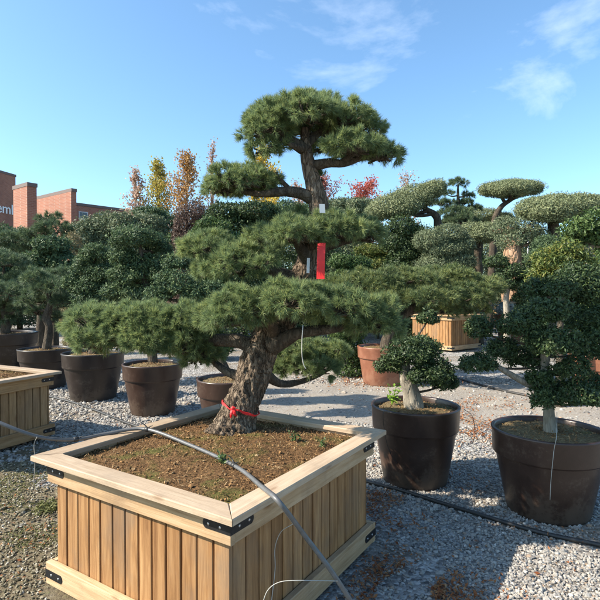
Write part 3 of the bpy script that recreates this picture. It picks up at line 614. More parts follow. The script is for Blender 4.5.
# ------------------------------------------------------------------ the big pine
BIG = {}
def big_pine():
    Y = 3.25
    base = np.array(at(236, 436, 3.2)); base[2] = .66
    t = thing('cloud_pine', 'big cloud pruned pine with spreading layered pads growing in the foreground planter', 'pine tree', base)
    tp = [(228, 442, 3.16), (233, 429, 3.2), (241, 407, 3.22), (250, 384, 3.25), (257, 360, 3.27), (270, 335, 3.3), (296, 296, 3.3), (306, 268, 3.3), (313, 240, 3.28), (319, 212, 3.25), (315, 190, 3.25), (309, 168, 3.25), (306, 148, 3.25), (305, 128, 3.25)]
    T = [np.array(at(*p)) for p in tp]; s = 3.25 / 500
    rad = [22 * s, 19 * s, 15.5 * s, 14 * s, 15.5 * s, 15.5 * s, 12.5 * s, 11 * s, 10.2 * s, 9.6 * s, 8.6 * s, 6.8 * s, 5.6 * s, 4 * s]
    V, f = tube(T[:8], rad[:8], 240, 110, .30, 21, seed=3.1)
    # root flare
    lowz = V[:, 2].min(); k = np.clip(1 - (V[:, 2] - .62) / .16, 0, 1); ax = np.array(T[0])
    ang = np.arctan2(V[:, 1] - ax[1], V[:, 0] - ax[0]); fl = 1 + k ** 2 * (.22 + .2 * np.cos(ang * 3 + 1))
    V[:, 0] = ax[0] + (V[:, 0] - ax[0]) * np.where(k > 0, fl, 1); V[:, 1] = ax[1] + (V[:, 1] - ax[1]) * np.where(k > 0, fl, 1)
    tr = npmesh('trunk', V, f, BARKP, t, True); BIG['V'] = V
    V, f = tube(T[7:], rad[7:], 90, 40, .15, 14, seed=5); npmesh('upper_trunk', V, f, BARKR, t, True)
    C = np.vstack([catmull(T, 120)])
    def br(pts, R, m=BARKD, seg=18, n=40):
        V, f = tube([np.array(at(*p)) for p in pts], R, n, seg, .2, 12, seed=random.random() * 30); npmesh('branch', V, f, m, t, True)
    br([(260, 350, 3.27), (238, 341, 3.32), (205, 340, 3.42), (165, 338, 3.5), (120, 333, 3.52), (92, 331, 3.5)], [.06, .046, .038, .03, .022, .014])
    br([(272, 345, 3.2), (300, 333, 3.1), (340, 328, 3.05), (378, 322, 3.0)], [.06, .034, .024, .012])
    br([(275, 335, 3.2), (270, 322, 3.0), (262, 316, 2.85)], [.045, .03, .015])
    br([(262, 372, 3.3), (283, 384, 3.55), (312, 378, 3.8), (335, 366, 3.9)], [.04, .024, .017, .009])
    br([(247, 378, 3.28), (228, 372, 3.35), (212, 360, 3.5), (205, 350, 3.6)], [.04, .028, .02, .012])
    br([(303, 285, 3.3), (285, 276, 3.28), (262, 268, 3.3), (238, 262, 3.35), (210, 252, 3.4)], [.06, .045, .035, .025, .014])
    br([(308, 262, 3.3), (300, 248, 3.15), (296, 240, 3.05)], [.05, .03, .018])
    br([(310, 255, 3.3), (328, 246, 3.3), (352, 240, 3.32)], [.05, .032, .016])
    br([(317, 202, 3.25), (300, 193, 3.22), (278, 192, 3.2), (258, 194, 3.22), (230, 188, 3.25)], [.044, .036, .029, .02, .011])
    br([(290, 190, 3.2), (281, 180, 3.18), (276, 172, 3.18)], [.018, .012, .006], n=14, seg=8)
    br([(311, 166, 3.25), (328, 163, 3.22), (345, 163, 3.2), (362, 158, 3.2), (385, 157, 3.2)], [.036, .029, .024, .018, .008])
    br([(341, 163, 3.2), (352, 155, 3.15), (360, 148, 3.12)], [.022, .016, .008], n=16, seg=8)
    br([(306, 150, 3.25), (288, 140, 3.2), (268, 134, 3.18)], [.04, .028, .012]); br([(306, 143, 3.25), (320, 132, 3.3), (345, 126, 3.3), (365, 126, 3.3)], [.036, .026, .02, .01])
    br([(306, 150, 3.25), (294, 146, 3.15), (280, 140, 3.15)], [.03, .02, .009], n=16, seg=10)
    pads = [  # px,py,hx,hy,Y
        (92, 322, 31, 24, 3.5), (97, 339, 30, 18, 3.4), (140, 321, 36, 25, 3.45), (150, 338, 37, 18, 3.4), (155, 346, 26, 11, 3.35), (180, 322, 34, 28, 3.42), (202, 352, 24, 22, 3.45), (186, 340, 26, 24, 3.38), (117, 323, 26, 20, 3.42), (161, 322, 26, 20, 3.4), (216, 316, 24, 21, 3.2), (125, 335, 40, 20, 3.72), (172, 338, 34, 20, 3.75),
        (243, 307, 34, 26, 2.95), (292, 300, 40, 24, 2.9), (342, 305, 36, 25, 2.93), (374, 319, 32, 28, 2.98), (290, 303, 60, 22, 3.3), (225, 316, 26, 22, 2.9), (350, 316, 40, 22, 3.3),
        (312, 364, 34, 17, 3.85), (280, 366, 24, 13, 3.9), (298, 348, 30, 14, 3.95), (336, 352, 18, 13, 3.9), (276, 348, 22, 12, 4.0),
        (207, 246, 30, 20, 3.4), (236, 262, 34, 26, 3.25), (262, 240, 26, 18, 3.4), (215, 268, 24, 18, 3.5),(268,262,14,16,3.1),
        (298, 233, 34, 20, 3.05), (338, 229, 32, 21, 3.15), (365, 233, 26, 17, 3.3), (318, 220, 26, 14, 3.3), (292, 216, 14, 9, 3.35),
        (240, 180, 34, 19, 3.2), (222, 186, 20, 15, 3.25), (268, 181, 20, 13, 3.25), (245, 186, 30, 14, 3.45),
        (270, 126, 30, 27, 3.2), (305, 112, 38, 22, 3.15), (345, 116, 32, 22, 3.25), (366, 129, 24, 17, 3.3), (300, 120, 52, 24, 3.5), (268, 147, 22, 16, 3.2), (310, 110, 34, 20, 3.4),
        (352, 146, 32, 16, 3.1), (383, 153, 24, 13, 3.2), (365, 150, 30, 14, 3.4), (322, 177, 6, 8, 3.3), (318,148,20,10,3.5)]
    for (px, py, hx, hy, Yp) in pads:
        c = np.array(at(px, py, Yp)); s_ = Yp / 500; r = np.array([hx * s_ * 1.07, hx * s_ * .9, hy * s_ * 1.04]); c[2] -= r[2] * .12
        mbp = MB(); CC = pine_pad(mbp, c, r, .066, 11, 44, .040, .0030, -.6, 600, .75)
        # fine twigs feeding the cushions from below
        e = c - np.array([0, 0, r[2] * .3]); mbt = MB()
        for q in CC[RNG.permutation(len(CC))[:26]]:
            V, f = tube([e + RNG.normal(0, .25, 3) * r * [1, 1, .2], (e + q) / 2 + RNG.normal(0, .05, 3) * r, q], [.008, .0055, .003], 6, 5); mbt.add(V, f)
        mbp.build('foliage_pad', NEEDLE, t); mbt.build('twig_spray', BARKD, t, True)
    return t, C
PINE, PC = big_pine()
# red ribbon knotted round the base of the pine trunk
def rad_at(c, ax, a, b, an):
    q = BIG['V'] - c; h = q @ ax; u_ = q @ a; v_ = q @ b; da = np.abs((np.arctan2(v_, u_) - an + PI) % (2 * PI) - PI)
    k = (abs(h) < .03) & (da < .3); return float(np.hypot(u_, v_)[k].max()) + .003 if k.any() else .15
def ring(c, axis, r, hgt, th, name, label, cat, m, knot=True):
    axis = np.array(axis, float); axis /= np.linalg.norm(axis); a = np.cross(axis, [0, 1, 0.1]); a /= np.linalg.norm(a); b = np.cross(axis, a); V = []; k = 72
    for i in range(k):
        an = 2 * PI * i / k; d = a * math.cos(an) + b * math.sin(an); w_ = .004 * math.sin(an * 5) + .003 * math.sin(an * 9 + 1); rr = rad_at(c, axis, a, b, an)
        for (q, h_) in ((0, -hgt / 2), (th, -hgt / 2), (th, hgt / 2), (0, hgt / 2)): V.append(c + d * (rr + q) + axis * (h_ * (.8 + .4 * math.sin(an * 4)) + w_))
    F_ = np.array([[i * 4 + j, i * 4 + (j + 1) % 4, ((i + 1) % k) * 4 + (j + 1) % 4, ((i + 1) % k) * 4 + j] for i in range(k) for j in range(4)])
    mb = MB(); mb.add(V, [F_]); return mb
cr0 = np.array(at(241, 407, 3.22)); mb = ring(cr0, (.32, 0, .95), .152, .013, .004, '', '', '', RED)
kp = np.array(at(235, 405, 3.22)); kp = kp + np.array([0, -.112, 0]); Vt, ft = stones(np.array([kp, kp + [.012, -.004, -.012]]), np.array([.022, .016])); mb.add(Vt, [ft])
for dx, l_ in ((-.01, .05), (.022, .04)):
    Vt, ft = tube([kp, kp + [dx * .6, -.02, -l_ * .5], kp + [dx, -.012, -l_]], [.009, .011, .006], 8, 6); mb.add(Vt, ft)
V, fk = mb.get(); single('ribbon', 'red ribbon knotted round the foot of the big pine trunk', 'ribbon', V, fk, RED)
# flat red tape hanging on the upper trunk
def strip(pts, wid, th, tw=(1, 0, 0)):
    C = catmull([np.array(p) for p in pts], 16); w_ = np.array(tw) * wid / 2; nrm = np.array([0, -1, 0]) * th
    V = np.stack([C - w_, C + w_, C + w_ + nrm, C - w_ + nrm], 1).reshape(-1, 3); n = len(C)
    F_ = np.array([[i * 4 + j, i * 4 + (j + 1) % 4, (i + 1) * 4 + (j + 1) % 4, (i + 1) * 4 + j] for i in range(n - 1) for j in range(4)] + [[3, 2, 1, 0], [n * 4 - 4, n * 4 - 3, n * 4 - 2, n * 4 - 1]])
    return V, [F_]
V, f = strip([at(321.5, 243, 3.0), at(321, 258, 2.99), at(320.5, 279, 3.0)], .05, .004, (.95, -.3, 0)); single('marker_tape', 'bright red tape hanging upright against the pine trunk above the lower pads', 'tape', V, f, RED)
V, f = strip([at(322, 204, 3.04), at(322.5, 213, 3.04)], .034, .002, (1, .1, 0)); single('plant_tag', 'small white tag tied high on the pine trunk above the tape', 'tag', V, f, WHITE)
V, f = strip([at(308.5, 258, 3.1), at(308, 273, 3.1)], .018, .002, (1, .1, 0)); single('plant_tag', 'narrow white tag on the pine trunk left of the red tape', 'tag', V, f, WHITE)
V, f = tube([at(303, 325, 2.75), at(302, 340, 2.74), at(302, 355, 2.74), at(303.5, 364, 2.74), at(306, 369, 2.74)], [.0026] * 3, 24, 6); single('cord', 'short white cord hanging below the lower pine pads', 'cord', V, f, WIRE, smooth=True)
# ------------------------------------------------------------------ hoses
def hose(label, pts, r, m, cat='hose', name='irrigation_hose', group=None, n=80):
    V, f = tube([np.array(p) for p in pts], [r, r], n, 12); return single(name, label, cat, V, f, m, group, True)
hp = [at(-25, 410, 2.75), at(0, 423, 2.72), at(40, 437, 2.78), at(75, 439.5, 2.9), at(108, 433.5, 3.02), at(145, 429, 3.06), on(190, 444, .745), on(235, 466, .735), on(262, 487, .752), on(279, 502, .758), at(305, 536, 2.08), at(330, 569, 2.08), at(352, 603, 2.1), at(375, 640, 2.15)]
hp[6] = on(190, 445, .74)
hg = hose('long grey irrigation hose arching across the big timber planter', hp, .0105, HOSEG, n=160)
def wire(label, pts, r=.0016, m=WIRE): 
    return hose(label, pts, r, m, 'drip tube', 'drip_tube', 'thin drip tubes', 60)
wire('thin drip tube looping down the planter side from the grey hose', [at(293, 524, 2.07), at(281, 532, 2.1), at(275, 548, 2.12), at(275, 570, 2.12), at(271, 605, 2.1)])
wire('thin drip tube bending flat across the bottom of the planter side', [at(262, 605, 2.0), at(268, 590, 2.0), at(280, 582, 2.0), at(300, 580.5, 2.0), at(338, 581, 2.06)])
wire('thin drip tube hanging from the grey hose beside the left planter', [at(37, 437, 2.75), at(34, 445, 2.75), at(35, 462, 2.75), at(33, 490, 2.75)])
wire('thin drip tube hanging down the side of the rightmost dark pot', [at(557, 412, 3.5), at(556.5, 436, 3.27), at(554, 450, 3.262), at(551, 480, 3.285), at(550, 500, 3.31)], .0018)
wire('thin drip tube on the side of the pot with the bright seedling', [on(388, 411, .665), on(383, 414.5, .66), at(386, 440, 3.985), at(392, 456, 4.02), at(399, 466, 4.05)], .002, HOSEK)
# black ties
def tie(px, py, Y, label, dirp):
    c = np.array(at(px, py, Y)); mb = MB(); ax = np.array(dirp, float); ax /= np.linalg.norm(ax)
    a = np.cross(ax, [0, 0, 1.0]); a /= np.linalg.norm(a); b = np.cross(ax, a)
    Vt, ft = tube([c + (a * math.cos(q) + b * math.sin(q)) * .014 for q in np.linspace(0, 2 * PI, 18)], [.005, .005], 18, 8, raw=True); mb.add(Vt, ft)
    for s_ in (-1, 1):
        Vt, ft = tube([c + b * -.012, c + np.array([s_ * .016, -.006, .03]), c + np.array([s_ * .034, 0, .05])], [.004, .003, .0015], 8, 6); mb.add(Vt, ft)
    Vt, ft = tube([c - np.array([0, 0, .012]), c + np.array([.02, -.015, -.03])], [.005, .003], 4, 6); mb.add(Vt, ft)
    V, f = mb.get(); single('cable_tie', label, 'cable tie', V, f, HOSEK, 'black ties on the hose', True)
def near_hose(px, Y0=None):
    C = catmull([np.array(p) for p in hp], 400); pr = C[:, 0] / C[:, 1] * 500 + 300; i = int(np.argmin(abs(pr - px))); return C[i], C[min(i + 1, 399)] - C[i - 1]
for px, lb in ((147, 'black cable tie on the grey hose where it crosses the planter rim'), (234, 'black cable tie on the grey hose over the middle of the planter soil'), (75, 'black joint tie on the grey hose left of the planter')):
    c, d = near_hose(px); mbx = (c[0] / c[1] * 500 + 300)
    cc = Vector(c); mb = MB(); ax = d / np.linalg.norm(d); a = np.cross(ax, [0, 0, 1.0]); a /= np.linalg.norm(a); b = np.cross(ax, a)
    Vt, ft = tube([c - ax * .014, c - ax * .012, c + ax * .012, c + ax * .014], [.012, .0145, .0145, .012], 4, 14, raw=True); mb.add(Vt, ft)
    for s_, hh in ((-1, .045), (1, .03)) if px != 75 else ((1, .018), (-1, -.02)):
        Vt, ft = tube([c + b * .01 * s_, c + ax * .02 * s_ + np.array([0, 0, hh * .6]), c + ax * .035 * s_ + np.array([.01 * s_, -.01, hh])], [.005, .0035, .0015], 8, 6); mb.add(Vt, ft)
    V, f = mb.get(); single('cable_tie', lb, 'cable tie', V, f, HOSEK, 'black ties on the hose', True)
g_ = 'black pipes along the ground'
hose('black irrigation pipe lying on the gravel in front of the right pots', [on(330, 470, .02), on(369, 482, .02), on(400, 490, .018), on(440, 502.5, .02), on(475, 513, .022), on(520, 527, .018), on(555, 536, .02), on(600, 545, .02), on(660, 560, .02)], .0145, HOSEK, 'pipe', 'irrigation_pipe', g_)
hose('black irrigation pipe on the gravel between the two timber planters', [on(30, 390, .02), on(52, 397, .02), on(75, 403, .02), on(100, 412, .02), on(130, 424, .02), on(170, 436, .02)], .016, HOSEK, 'pipe', 'irrigation_pipe', g_)
hose('black irrigation pipe at the far side of the dirt track, by the distant planter', [on(400, 368, .02), on(435, 373, .02), on(470, 382, .02), on(505, 391, .02), on(550, 399, .02), on(640, 410, .02)], .02, HOSEK, 'pipe', 'irrigation_pipe', g_)
wire('thin tube standing between the two right pots', [on(462, 407, .62) + Vector((.02, 0, -.02)), at(473, 418, 4.4), at(474, 440, 4.45), at(463, 448, 4.45)], .0022, HOSEK)
# ------------------------------------------------------------------ small weeds
def weed(label, c, hgt, n, ll, m):
    mb = MB(); c = np.array(c)
    for k in range(4):
        d = RNG.normal(0, .18, 3) * hgt; d[2] = hgt * RNG.uniform(.5, 1); e = c + d
        V, f = tube([c, (c + e) / 2 + RNG.normal(0, .008, 3), e], [.003, .0015], 6, 5); mb.add(V, f)
        P = c + (e - c) * RNG.uniform(.25, 1.05, (n // 4, 1)) + RNG.normal(0, .012, (n // 4, 3)); leaves(mb, P, np.tile([0, -.3, 1.0], (len(P), 1)), ll, ll * .5, .5, .3)
    V, f = mb.get(); single('weed', label, 'weed', V, f, m, 'weeds sprouting in the soil')
BRIGHT = leafmat('bright_seedling_leaves', [(.10, .20, .02), (.17, .30, .03), (.24, .38, .05)], 9, .35, .45)
weed('bright green seedling sprouting on the left side of the pot soil', on(392, 405, .62), .2, 60, .045, BRIGHT)
weed('small weed in the planter soil right of the pine trunk', on(295, 442, .71), .07, 36, .022, LMID)
weed('tuft of weeds in the planter soil beside the hose tie', on(222, 466, .71), .055, 90, .02, LMID)
weed('low weed in the planter soil near its right corner', on(322, 447, .70), .045, 60, .018, LMID)
# ------------------------------------------------------------------ potted trees on the right
tree('cloud_holly', 'cloud pruned tree with a crooked pale trunk and dark clumps, in the rightmost dark pot', 'cloud tree', 3.65,
     [(551, 426), (549, 408), (551, 390), (545, 372), (546, 350), (553, 325), (560, 300), (562, 285)], [.05, .036, .034, .032, .028, .024, .018, .01],
     [(478, 363, 20, 12, -.1), (479, 327, 14, 17, 0), (504, 349, 20, 14, .05), (526, 358, 22, 13, .1), (520, 325, 24, 18, -.1), (548, 310, 26, 20, -.12), (583, 318, 26, 20, .1), (556, 342, 28, 18, -.2), (592, 345, 24, 22, 0), (572, 368, 22, 15, -.1), (543, 396, 14, 17, -.12), (575, 393, 30, 16, -.05), (598, 390, 20, 18, .1), (563, 287, 24, 18, .05), (590, 292, 22, 18, .1), (535, 290, 15, 14, .15), (578, 275, 22, 14, .15), (600, 280, 16, 16, .2), (540, 378, 16, 10, -.08)],
     'leaf', BARKG, LILEX, 'cloud pruned trees in pots', .58, .85, dict(shrink=.88, ll=.024, lw=.013, cover=2.6, cap=7000, lump=.36, k=22, rough=.12, twigs=6, freq=12, flat=.8, branchm=BARKD), .010)
# its long crooked left limb
o = [q for q in bpy.data.objects if q.name.startswith('cloud_holly')][0]
V, f = tube([at(548, 390, 3.65), at(530, 385, 3.62), at(515, 377, 3.6), at(500, 368, 3.58), at(486, 358, 3.56)], [.03, .024, .022, .019, .01], 40, 16, .12, 12, 4); npmesh('branch', V, f, BARKG, o, True)
tree('cloud_holly', 'short cloud tree with a stout pale trunk, in the pot with the bright seedling', 'cloud tree', 4.25,
     [(415, 407), (411, 392), (406, 378), (405, 365), (412, 350)], [.085, .068, .058, .045, .03],
     [(412, 352, 27, 17, -.05), (430, 372, 25, 17, -.12), (392, 365, 17, 11, .05), (423, 345, 18, 12, .15), (428, 318, 12, 9, .25), (445, 382, 14, 10, 0)],
     'leaf', BARKG, LILEX, 'cloud pruned trees in pots', .62, .85, dict(shrink=.92, ll=.026, lw=.014, cover=2.6, cap=8000, lump=.36, k=22, rough=.2, twigs=6, freq=10, flat=.8, branchm=BARKD), .012)
tree('table_pine', 'low flat topped pine with yellowish upper needles, in the terracotta pot on the track', 'pine tree', 8.7,
     [(386, 352), (388, 338), (395, 325), (410, 310), (425, 298)], [.12, .1, .08, .07, .04],
     [(368, 284, 36, 17, -.2), (402, 280, 40, 15, .1), (440, 278, 40, 14, .5), (470, 288, 34, 18, .3), (385, 297, 36, 17, -.3), (425, 298, 36, 17, -.4), (462, 298, 32, 18, -.1), (440, 309, 24, 15, -.2), (470, 308, 24, 17, .1),(345,282,26,14,.2)],
     'pine', BARKD, NEEDLEY, None, .6, .9, dict(sp=.13, sh=11, nn=26, nl=.08, nw=.0075, cap=420, twigs=10, sag=.16), .04)
# ------------------------------------------------------------------ left potted trees
BP = dict(sp=.12, sh=10, nn=26, nl=.09, nw=.007, cap=260, twigs=8)
tree('cloud_pine', 'dark rounded pine with a bare twisted trunk, in the pot behind the left timber planter', 'pine tree', 8.5,
     [(46, 340), (49, 328), (46, 318), (50, 306), (49, 295)], [.075, .06, .065, .05, .03],
     [(50, 288, 22, 16), (36, 278, 17, 12), (62, 300, 14, 12), (28, 300, 13, 10), (56, 276, 16, 12, .4), (38, 312, 13, 8), (58, 316, 12, 8, .3), (44, 300, 18, 10, .4)], 'pine', BARKD, NEEDLEB, 'dark potted pines at the left', .62, .9, BP, .03)
tree('cloud_pine', 'broad dark pine in the farthest left pot, cut by the photo edge', 'pine tree', 10.4,
     [(5, 334), (6, 318), (2, 300), (4, 280)], [.1, .08, .07, .04],
     [(4, 262, 24, 14), (20, 280, 18, 12), (-14, 280, 20, 14), (8, 292, 26, 14, -.4), (-6, 306, 22, 13), (18, 308, 13, 9), (-2, 318, 20, 9), (26, 296, 14, 10)], 'pine', BARKD, NEEDLEB, 'dark potted pines at the left', .74, .9, BP, .04)
BL = dict(shrink=.92, ll=.036, lw=.02, cover=2.2, cap=8000, lump=.38, k=26, flat=.8, twigs=5)
tree('cloud_privet', 'dark cloud tree rising from the nearly black pot under the pine bough', 'cloud tree', 7.6,
     [(93, 350), (95, 320), (90, 290), (95, 260)], [.07, .06, .05, .02], [(97, 253, 17, 11), (84, 266, 16, 12), (104, 272, 16, 14), (90, 286, 19, 14), (74, 282, 12, 11), (92, 302, 20, 13), (112, 294, 12, 9)], 'leaf', BARKD, LDARK, 'broadleaf cloud trees in the left row', .65, .9, BL, .025)
tree('cloud_privet', 'tall dark cloud tree with a wide cap rising from the pot with its soil showing', 'cloud tree', 6.9,
     [(153, 352), (150, 320), (145, 280), (140, 245)], [.07, .06, .05, .02], [(137, 238, 27, 13), (160, 246, 14, 12, .2), (124, 257, 16, 11), (146, 264, 18, 16, .1), (128, 275, 20, 14), (160, 270, 14, 16), (112, 292, 12, 9), (140, 292, 22, 14)], 'leaf', BARKD, LDARK, 'broadleaf cloud trees in the left row', .62, .9, BL, .025)
tree('cloud_privet', 'low dark cloud tree behind the big pine trunk, in the half hidden brown pot', 'cloud tree', 6.2,
     [(229, 374), (222, 362), (212, 345), (195, 315), (185, 290)], [.06, .05, .04, .04, .02], [(175, 284, 23, 15), (178, 262, 16, 11, .3), (160, 294, 16, 10), (195, 295, 14, 11), (212, 290, 14, 10), (205,270,14,11,.4)], 'leaf', BARKD, LDARK, 'broadleaf cloud trees in the left row', .58, .9, BL, .025)
# ------------------------------------------------------------------ background plants, left
tree('cloud_pine', 'long flat padded dark pine directly below the brick building', 'pine tree', 14,
     [(40, 348), (42, 300), (44, 260), (48, 225)], [.13, .11, .09, .04], [(48, 218, 16, 6), (56, 230, 22, 12), (38, 234, 22, 11), (16, 240, 26, 11), (-4, 246, 20, 12), (66, 240, 11, 10), (28, 250, 24, 10)], 'pine', BARKD, NEEDLEB, 'background pines', 0, .8, dict(sp=.2, sh=10, nn=24, nl=.13, nw=.012, cap=200, twigs=6), .04)
tree('cloud_privet', 'bluish dark cloud tree between the flat pine and the twisted trunk pine', 'cloud tree', 11.5,
     [(55, 345), (55, 310), (55, 280), (53, 250)], [.09, .08, .07, .03], [(52, 246, 18, 12), (40, 262, 18, 12), (64, 262, 15, 13), (50, 276, 22, 14), (70, 284, 13, 12), (30, 270, 13, 10), (58, 296, 20, 14), (80,300,12,12)], 'leaf', BARKD, LDARK, None, 0, .9, dict(ll=.075, lw=.04, cover=2.3, cap=4500, lump=.26, k=20, flat=.8), .03)
BG = dict(ll=.10, lw=.04, cover=2.2, cap=5200, lump=.28, k=22, flat=.9, twigs=10)
tree('shrub', 'broad grey green shrub below the end of the brick building, wider than its neighbours', 'shrub', 17, [(112, 340), (112, 300), (112, 260), (110, 235)], [.12, .1, .08, .03],
     [(86, 240, 20, 22), (106, 230, 22, 18), (128, 228, 24, 17), (150, 228, 18, 16), (100, 256, 24, 18), (140, 250, 24, 18)], 'leaf', BARKD, LELAEA, None, 0, .9, BG, .03)
tree('clipped_shrub', 'small clipped dark cap standing above the grey green shrub', 'shrub', 18.5, [(150, 335), (150, 280), (150, 225)], [.1, .08, .05], [(151, 213, 17, 6), (166, 222, 16, 9), (152, 232, 14, 8)], 'leaf', BARKD, LDARK, None, 0, .9, BG, .03)
tree('shrub', 'thin straw coloured bush left of the grey green shrub', 'shrub', 13, [(74, 345), (74, 300), (73, 255)], [.05, .04, .02], [(73, 244, 9, 14), (80, 262, 9, 14), (70, 275, 8, 12)], 'leaf', BARKD, leafmat('straw_leaves', [(.09, .085, .04), (.17, .15, .075), (.25, .21, .11), (.32, .26, .13)], 6, .2, .6), None, 0, .9, dict(ll=.08, lw=.025, cover=1.2, cap=1600), .015)
tree('purple_shrub', 'purple brown shrub with thin foliage below the orange autumn tree', 'shrub', 16, [(192, 345), (193, 300), (192, 250)], [.06, .05, .03],
     [(192, 214, 15, 13), (182, 228, 13, 16), (203, 225, 12, 16), (190, 240, 16, 14)], 'leaf', BARKD, LPURP, None, 0, .9, dict(ll=.07, lw=.03, cover=1.1, cap=2600, lump=.4, k=26, twigs=30, flat=1), .02)
tree('hedge_shrub', 'very dark wide shrub behind the upper left bough of the pine', 'shrub', 15.5, [(245, 345), (245, 290), (245, 225)], [.09, .08, .05], [(228, 214, 20, 13), (256, 212, 22, 12), (240, 226, 28, 14), (272, 222, 14, 14), (250, 246, 34, 18)], 'leaf', BARKD, LILEX, None, 0, .9, dict(ll=.09, lw=.045, cover=2.3, cap=4500, lump=.25, k=20, flat=.9), .03)
tree('laurel_shrub', 'fresh green laurel showing above the left mid pad of the big pine', 'shrub', 12, [(212, 345), (212, 300), (212, 250)], [.06, .05, .03], [(212, 226, 17, 9), (200, 240, 14, 12), (226, 240, 16, 12)], 'leaf', BARKD, LMID, None, 0, .9, dict(ll=.09, lw=.035, cover=2, cap=2500, lump=.3), .02)
# ------------------------------------------------------------------ background plants, centre and right
BO = dict(stray=.06, ll=.075, lw=.022, cover=2.8, cap=9000, lump=.1, k=30, flat=.85, twigs=14, rough=.25, freq=3, zmin=-.9)
gO = 'clipped olive trees'
tree('olive_tree', 'clipped olive whose crown slants up to the right on a dark leaning trunk', 'olive tree', 16,
     [(446, 345), (444, 290), (440, 250), (438, 228), (436, 216), (424, 208)], [.2, .17, .14, .13, .11, .07],
     [(392, 206, 27, 14, 0, 14), (412, 199, 28, 15, .1, 16), (430, 191, 18, 10, 0, 24), (402, 208, 20, 11, -.3, 12)], 'leaf', BARKD, LOLIVE, gO, 0, .8, BO, .06)
tree('cloud_pine', 'small dark tiered pine in front of the sky beside the slanting olive', 'pine tree', 19,
     [(456, 335), (458, 270), (459, 220), (458, 195), (458, 184)], [.12, .1, .08, .05, .02],
     [(458, 183, 12, 6), (446, 193, 9, 4.5), (469, 194, 8, 4), (445, 203, 12, 6), (466, 202, 10, 6), (476, 208, 9, 5), (455, 212, 18, 8), (462, 220, 20, 9)], 'pine', BARKD, NEEDLEB, 'background pines', 0, .85, dict(sp=.18, sh=10, nn=26, nl=.12, nw=.013, cap=140, twigs=5), .03)
tree('olive_tree', 'clipped olive with a flat mushroom crown on a bare curved trunk against the sky', 'olive tree', 20,
     [(488, 335), (492, 270), (494, 230), (496, 216), (502, 206), (512, 199)], [.16, .14, .125, .115, .1, .08],
     [(497, 189, 18, 8, 0), (511, 188, 22, 9.5, .2), (526, 188, 17, 8, 0), (511, 189, 20, 9, -.5), (511, 189, 20, 9, .6)], 'leaf', BARKD, LOLIVE, gO, 0, .9, BO, .07)
tree('olive_tree', 'widest clipped olive at the right, with a thick flat crown over the laurel', 'olive tree', 14,
     [(556, 345), (556, 290), (555, 245), (553, 222)], [.22, .2, .18, .14], [(537, 209, 21, 13, 0), (556, 206, 24, 13, .2), (577, 205, 22, 12, .1), (594, 203, 14, 9, .2), (552, 211, 22, 13, -.4), (572, 209, 20, 12, -.3)], 'leaf', BARKD, LOLIVE, gO, 0, .85, BO, .06)
tree('olive_tree', 'long low clipped olive behind the curved trunk of the mushroom olive', 'olive tree', 21, [(478, 335), (478, 280), (480, 235)], [.2, .18, .13], [(462, 219, 18, 7), (482, 216, 22, 8), (500, 219, 15, 7), (490, 230, 20, 9)], 'leaf', BARKD, LOLIVE, gO, 0, .85, BO, .05)
tree('olive_tree', 'shadowed greyish olive right under the slanting olive trunk', 'olive tree', 14.5, [(440, 345), (441, 290), (441, 255)], [.2, .17, .13], [(432, 240, 18, 12), (450, 236, 18, 13), (444, 250, 20, 11), (462, 246, 13, 11), (438, 264, 22, 12), (458, 262, 18, 12)], 'leaf', BARKD, LELAEA, gO, 0, .85, BO, .05)
tree('olive_tree', 'small flat topped olive with a dark trunk, left of the bare olive trunk', 'olive tree', 15.5, [(478, 345), (478, 290), (478, 248)], [.17, .15, .11], [(472, 230, 13, 8), (486, 230, 13, 8), (479, 236, 16, 8)], 'leaf', BARKD, LOLIVE, gO, 0, .85, BO, .04)
tree('olive_tree', 'olive with a thick orange brown bare trunk and thin grey foliage, in the reddish planter', 'olive tree', 13.6, [(513, 292), (512, 272), (512, 258), (514, 244)], [.28, .25, .25, .16],
     [(512, 240, 15, 9), (524, 228, 18, 14, .4), (505, 228, 14, 12, .3), (536, 236, 14, 14, .5)], 'leaf', BARKO, LELAEA, gO, 1.4, .9, dict(BO, cover=1.1, lump=.35, cap=3500, twigs=20), .05)
tree('olive_tree', 'slender tree with a pale lower stem standing in front of the reddish planter', 'small tree', 12.5, [(507, 345), (507, 318), (506, 300), (509, 280), (513, 265)], [.09, .08, .07, .06, .04], [(500, 283, 13, 9), (521, 285, 12, 9), (512, 272, 14, 9), (524, 298, 12, 8), (498, 262, 13, 8)], 'leaf', BARKG, LILEX, None, 0, .9, dict(ll=.06, lw=.03, cover=2, cap=3000, lump=.3, k=18), .03)
tree('clipped_shrub', 'smooth clipped dome shaped shrub under the widest olive', 'shrub', 12.5, [(544, 345), (544, 300), (544, 265)], [.1, .08, .05], [(544, 259, 18, 13), (548, 244, 15, 9, .5), (540, 275, 18, 12, .2)], 'leaf', BARKD, LDARK, None, 0, .9, dict(ll=.05, lw=.02, cover=2.6, cap=8000, lump=.08, k=30), .03)
tree('laurel_tree', 'big leaved laurel on a pale sunlit trunk at the right edge', 'laurel', 9.5, [(592, 360), (590, 300), (589, 262), (588, 245)], [.12, .1, .1, .07], [(582, 230, 20, 14), (600, 224, 20, 16), (592, 238, 24, 12), (612, 238, 20, 16)], 'leaf', BARKG, LMID, None, 0, .9, dict(ll=.085, lw=.04, cover=2, cap=4200, lump=.28, k=18), .03)
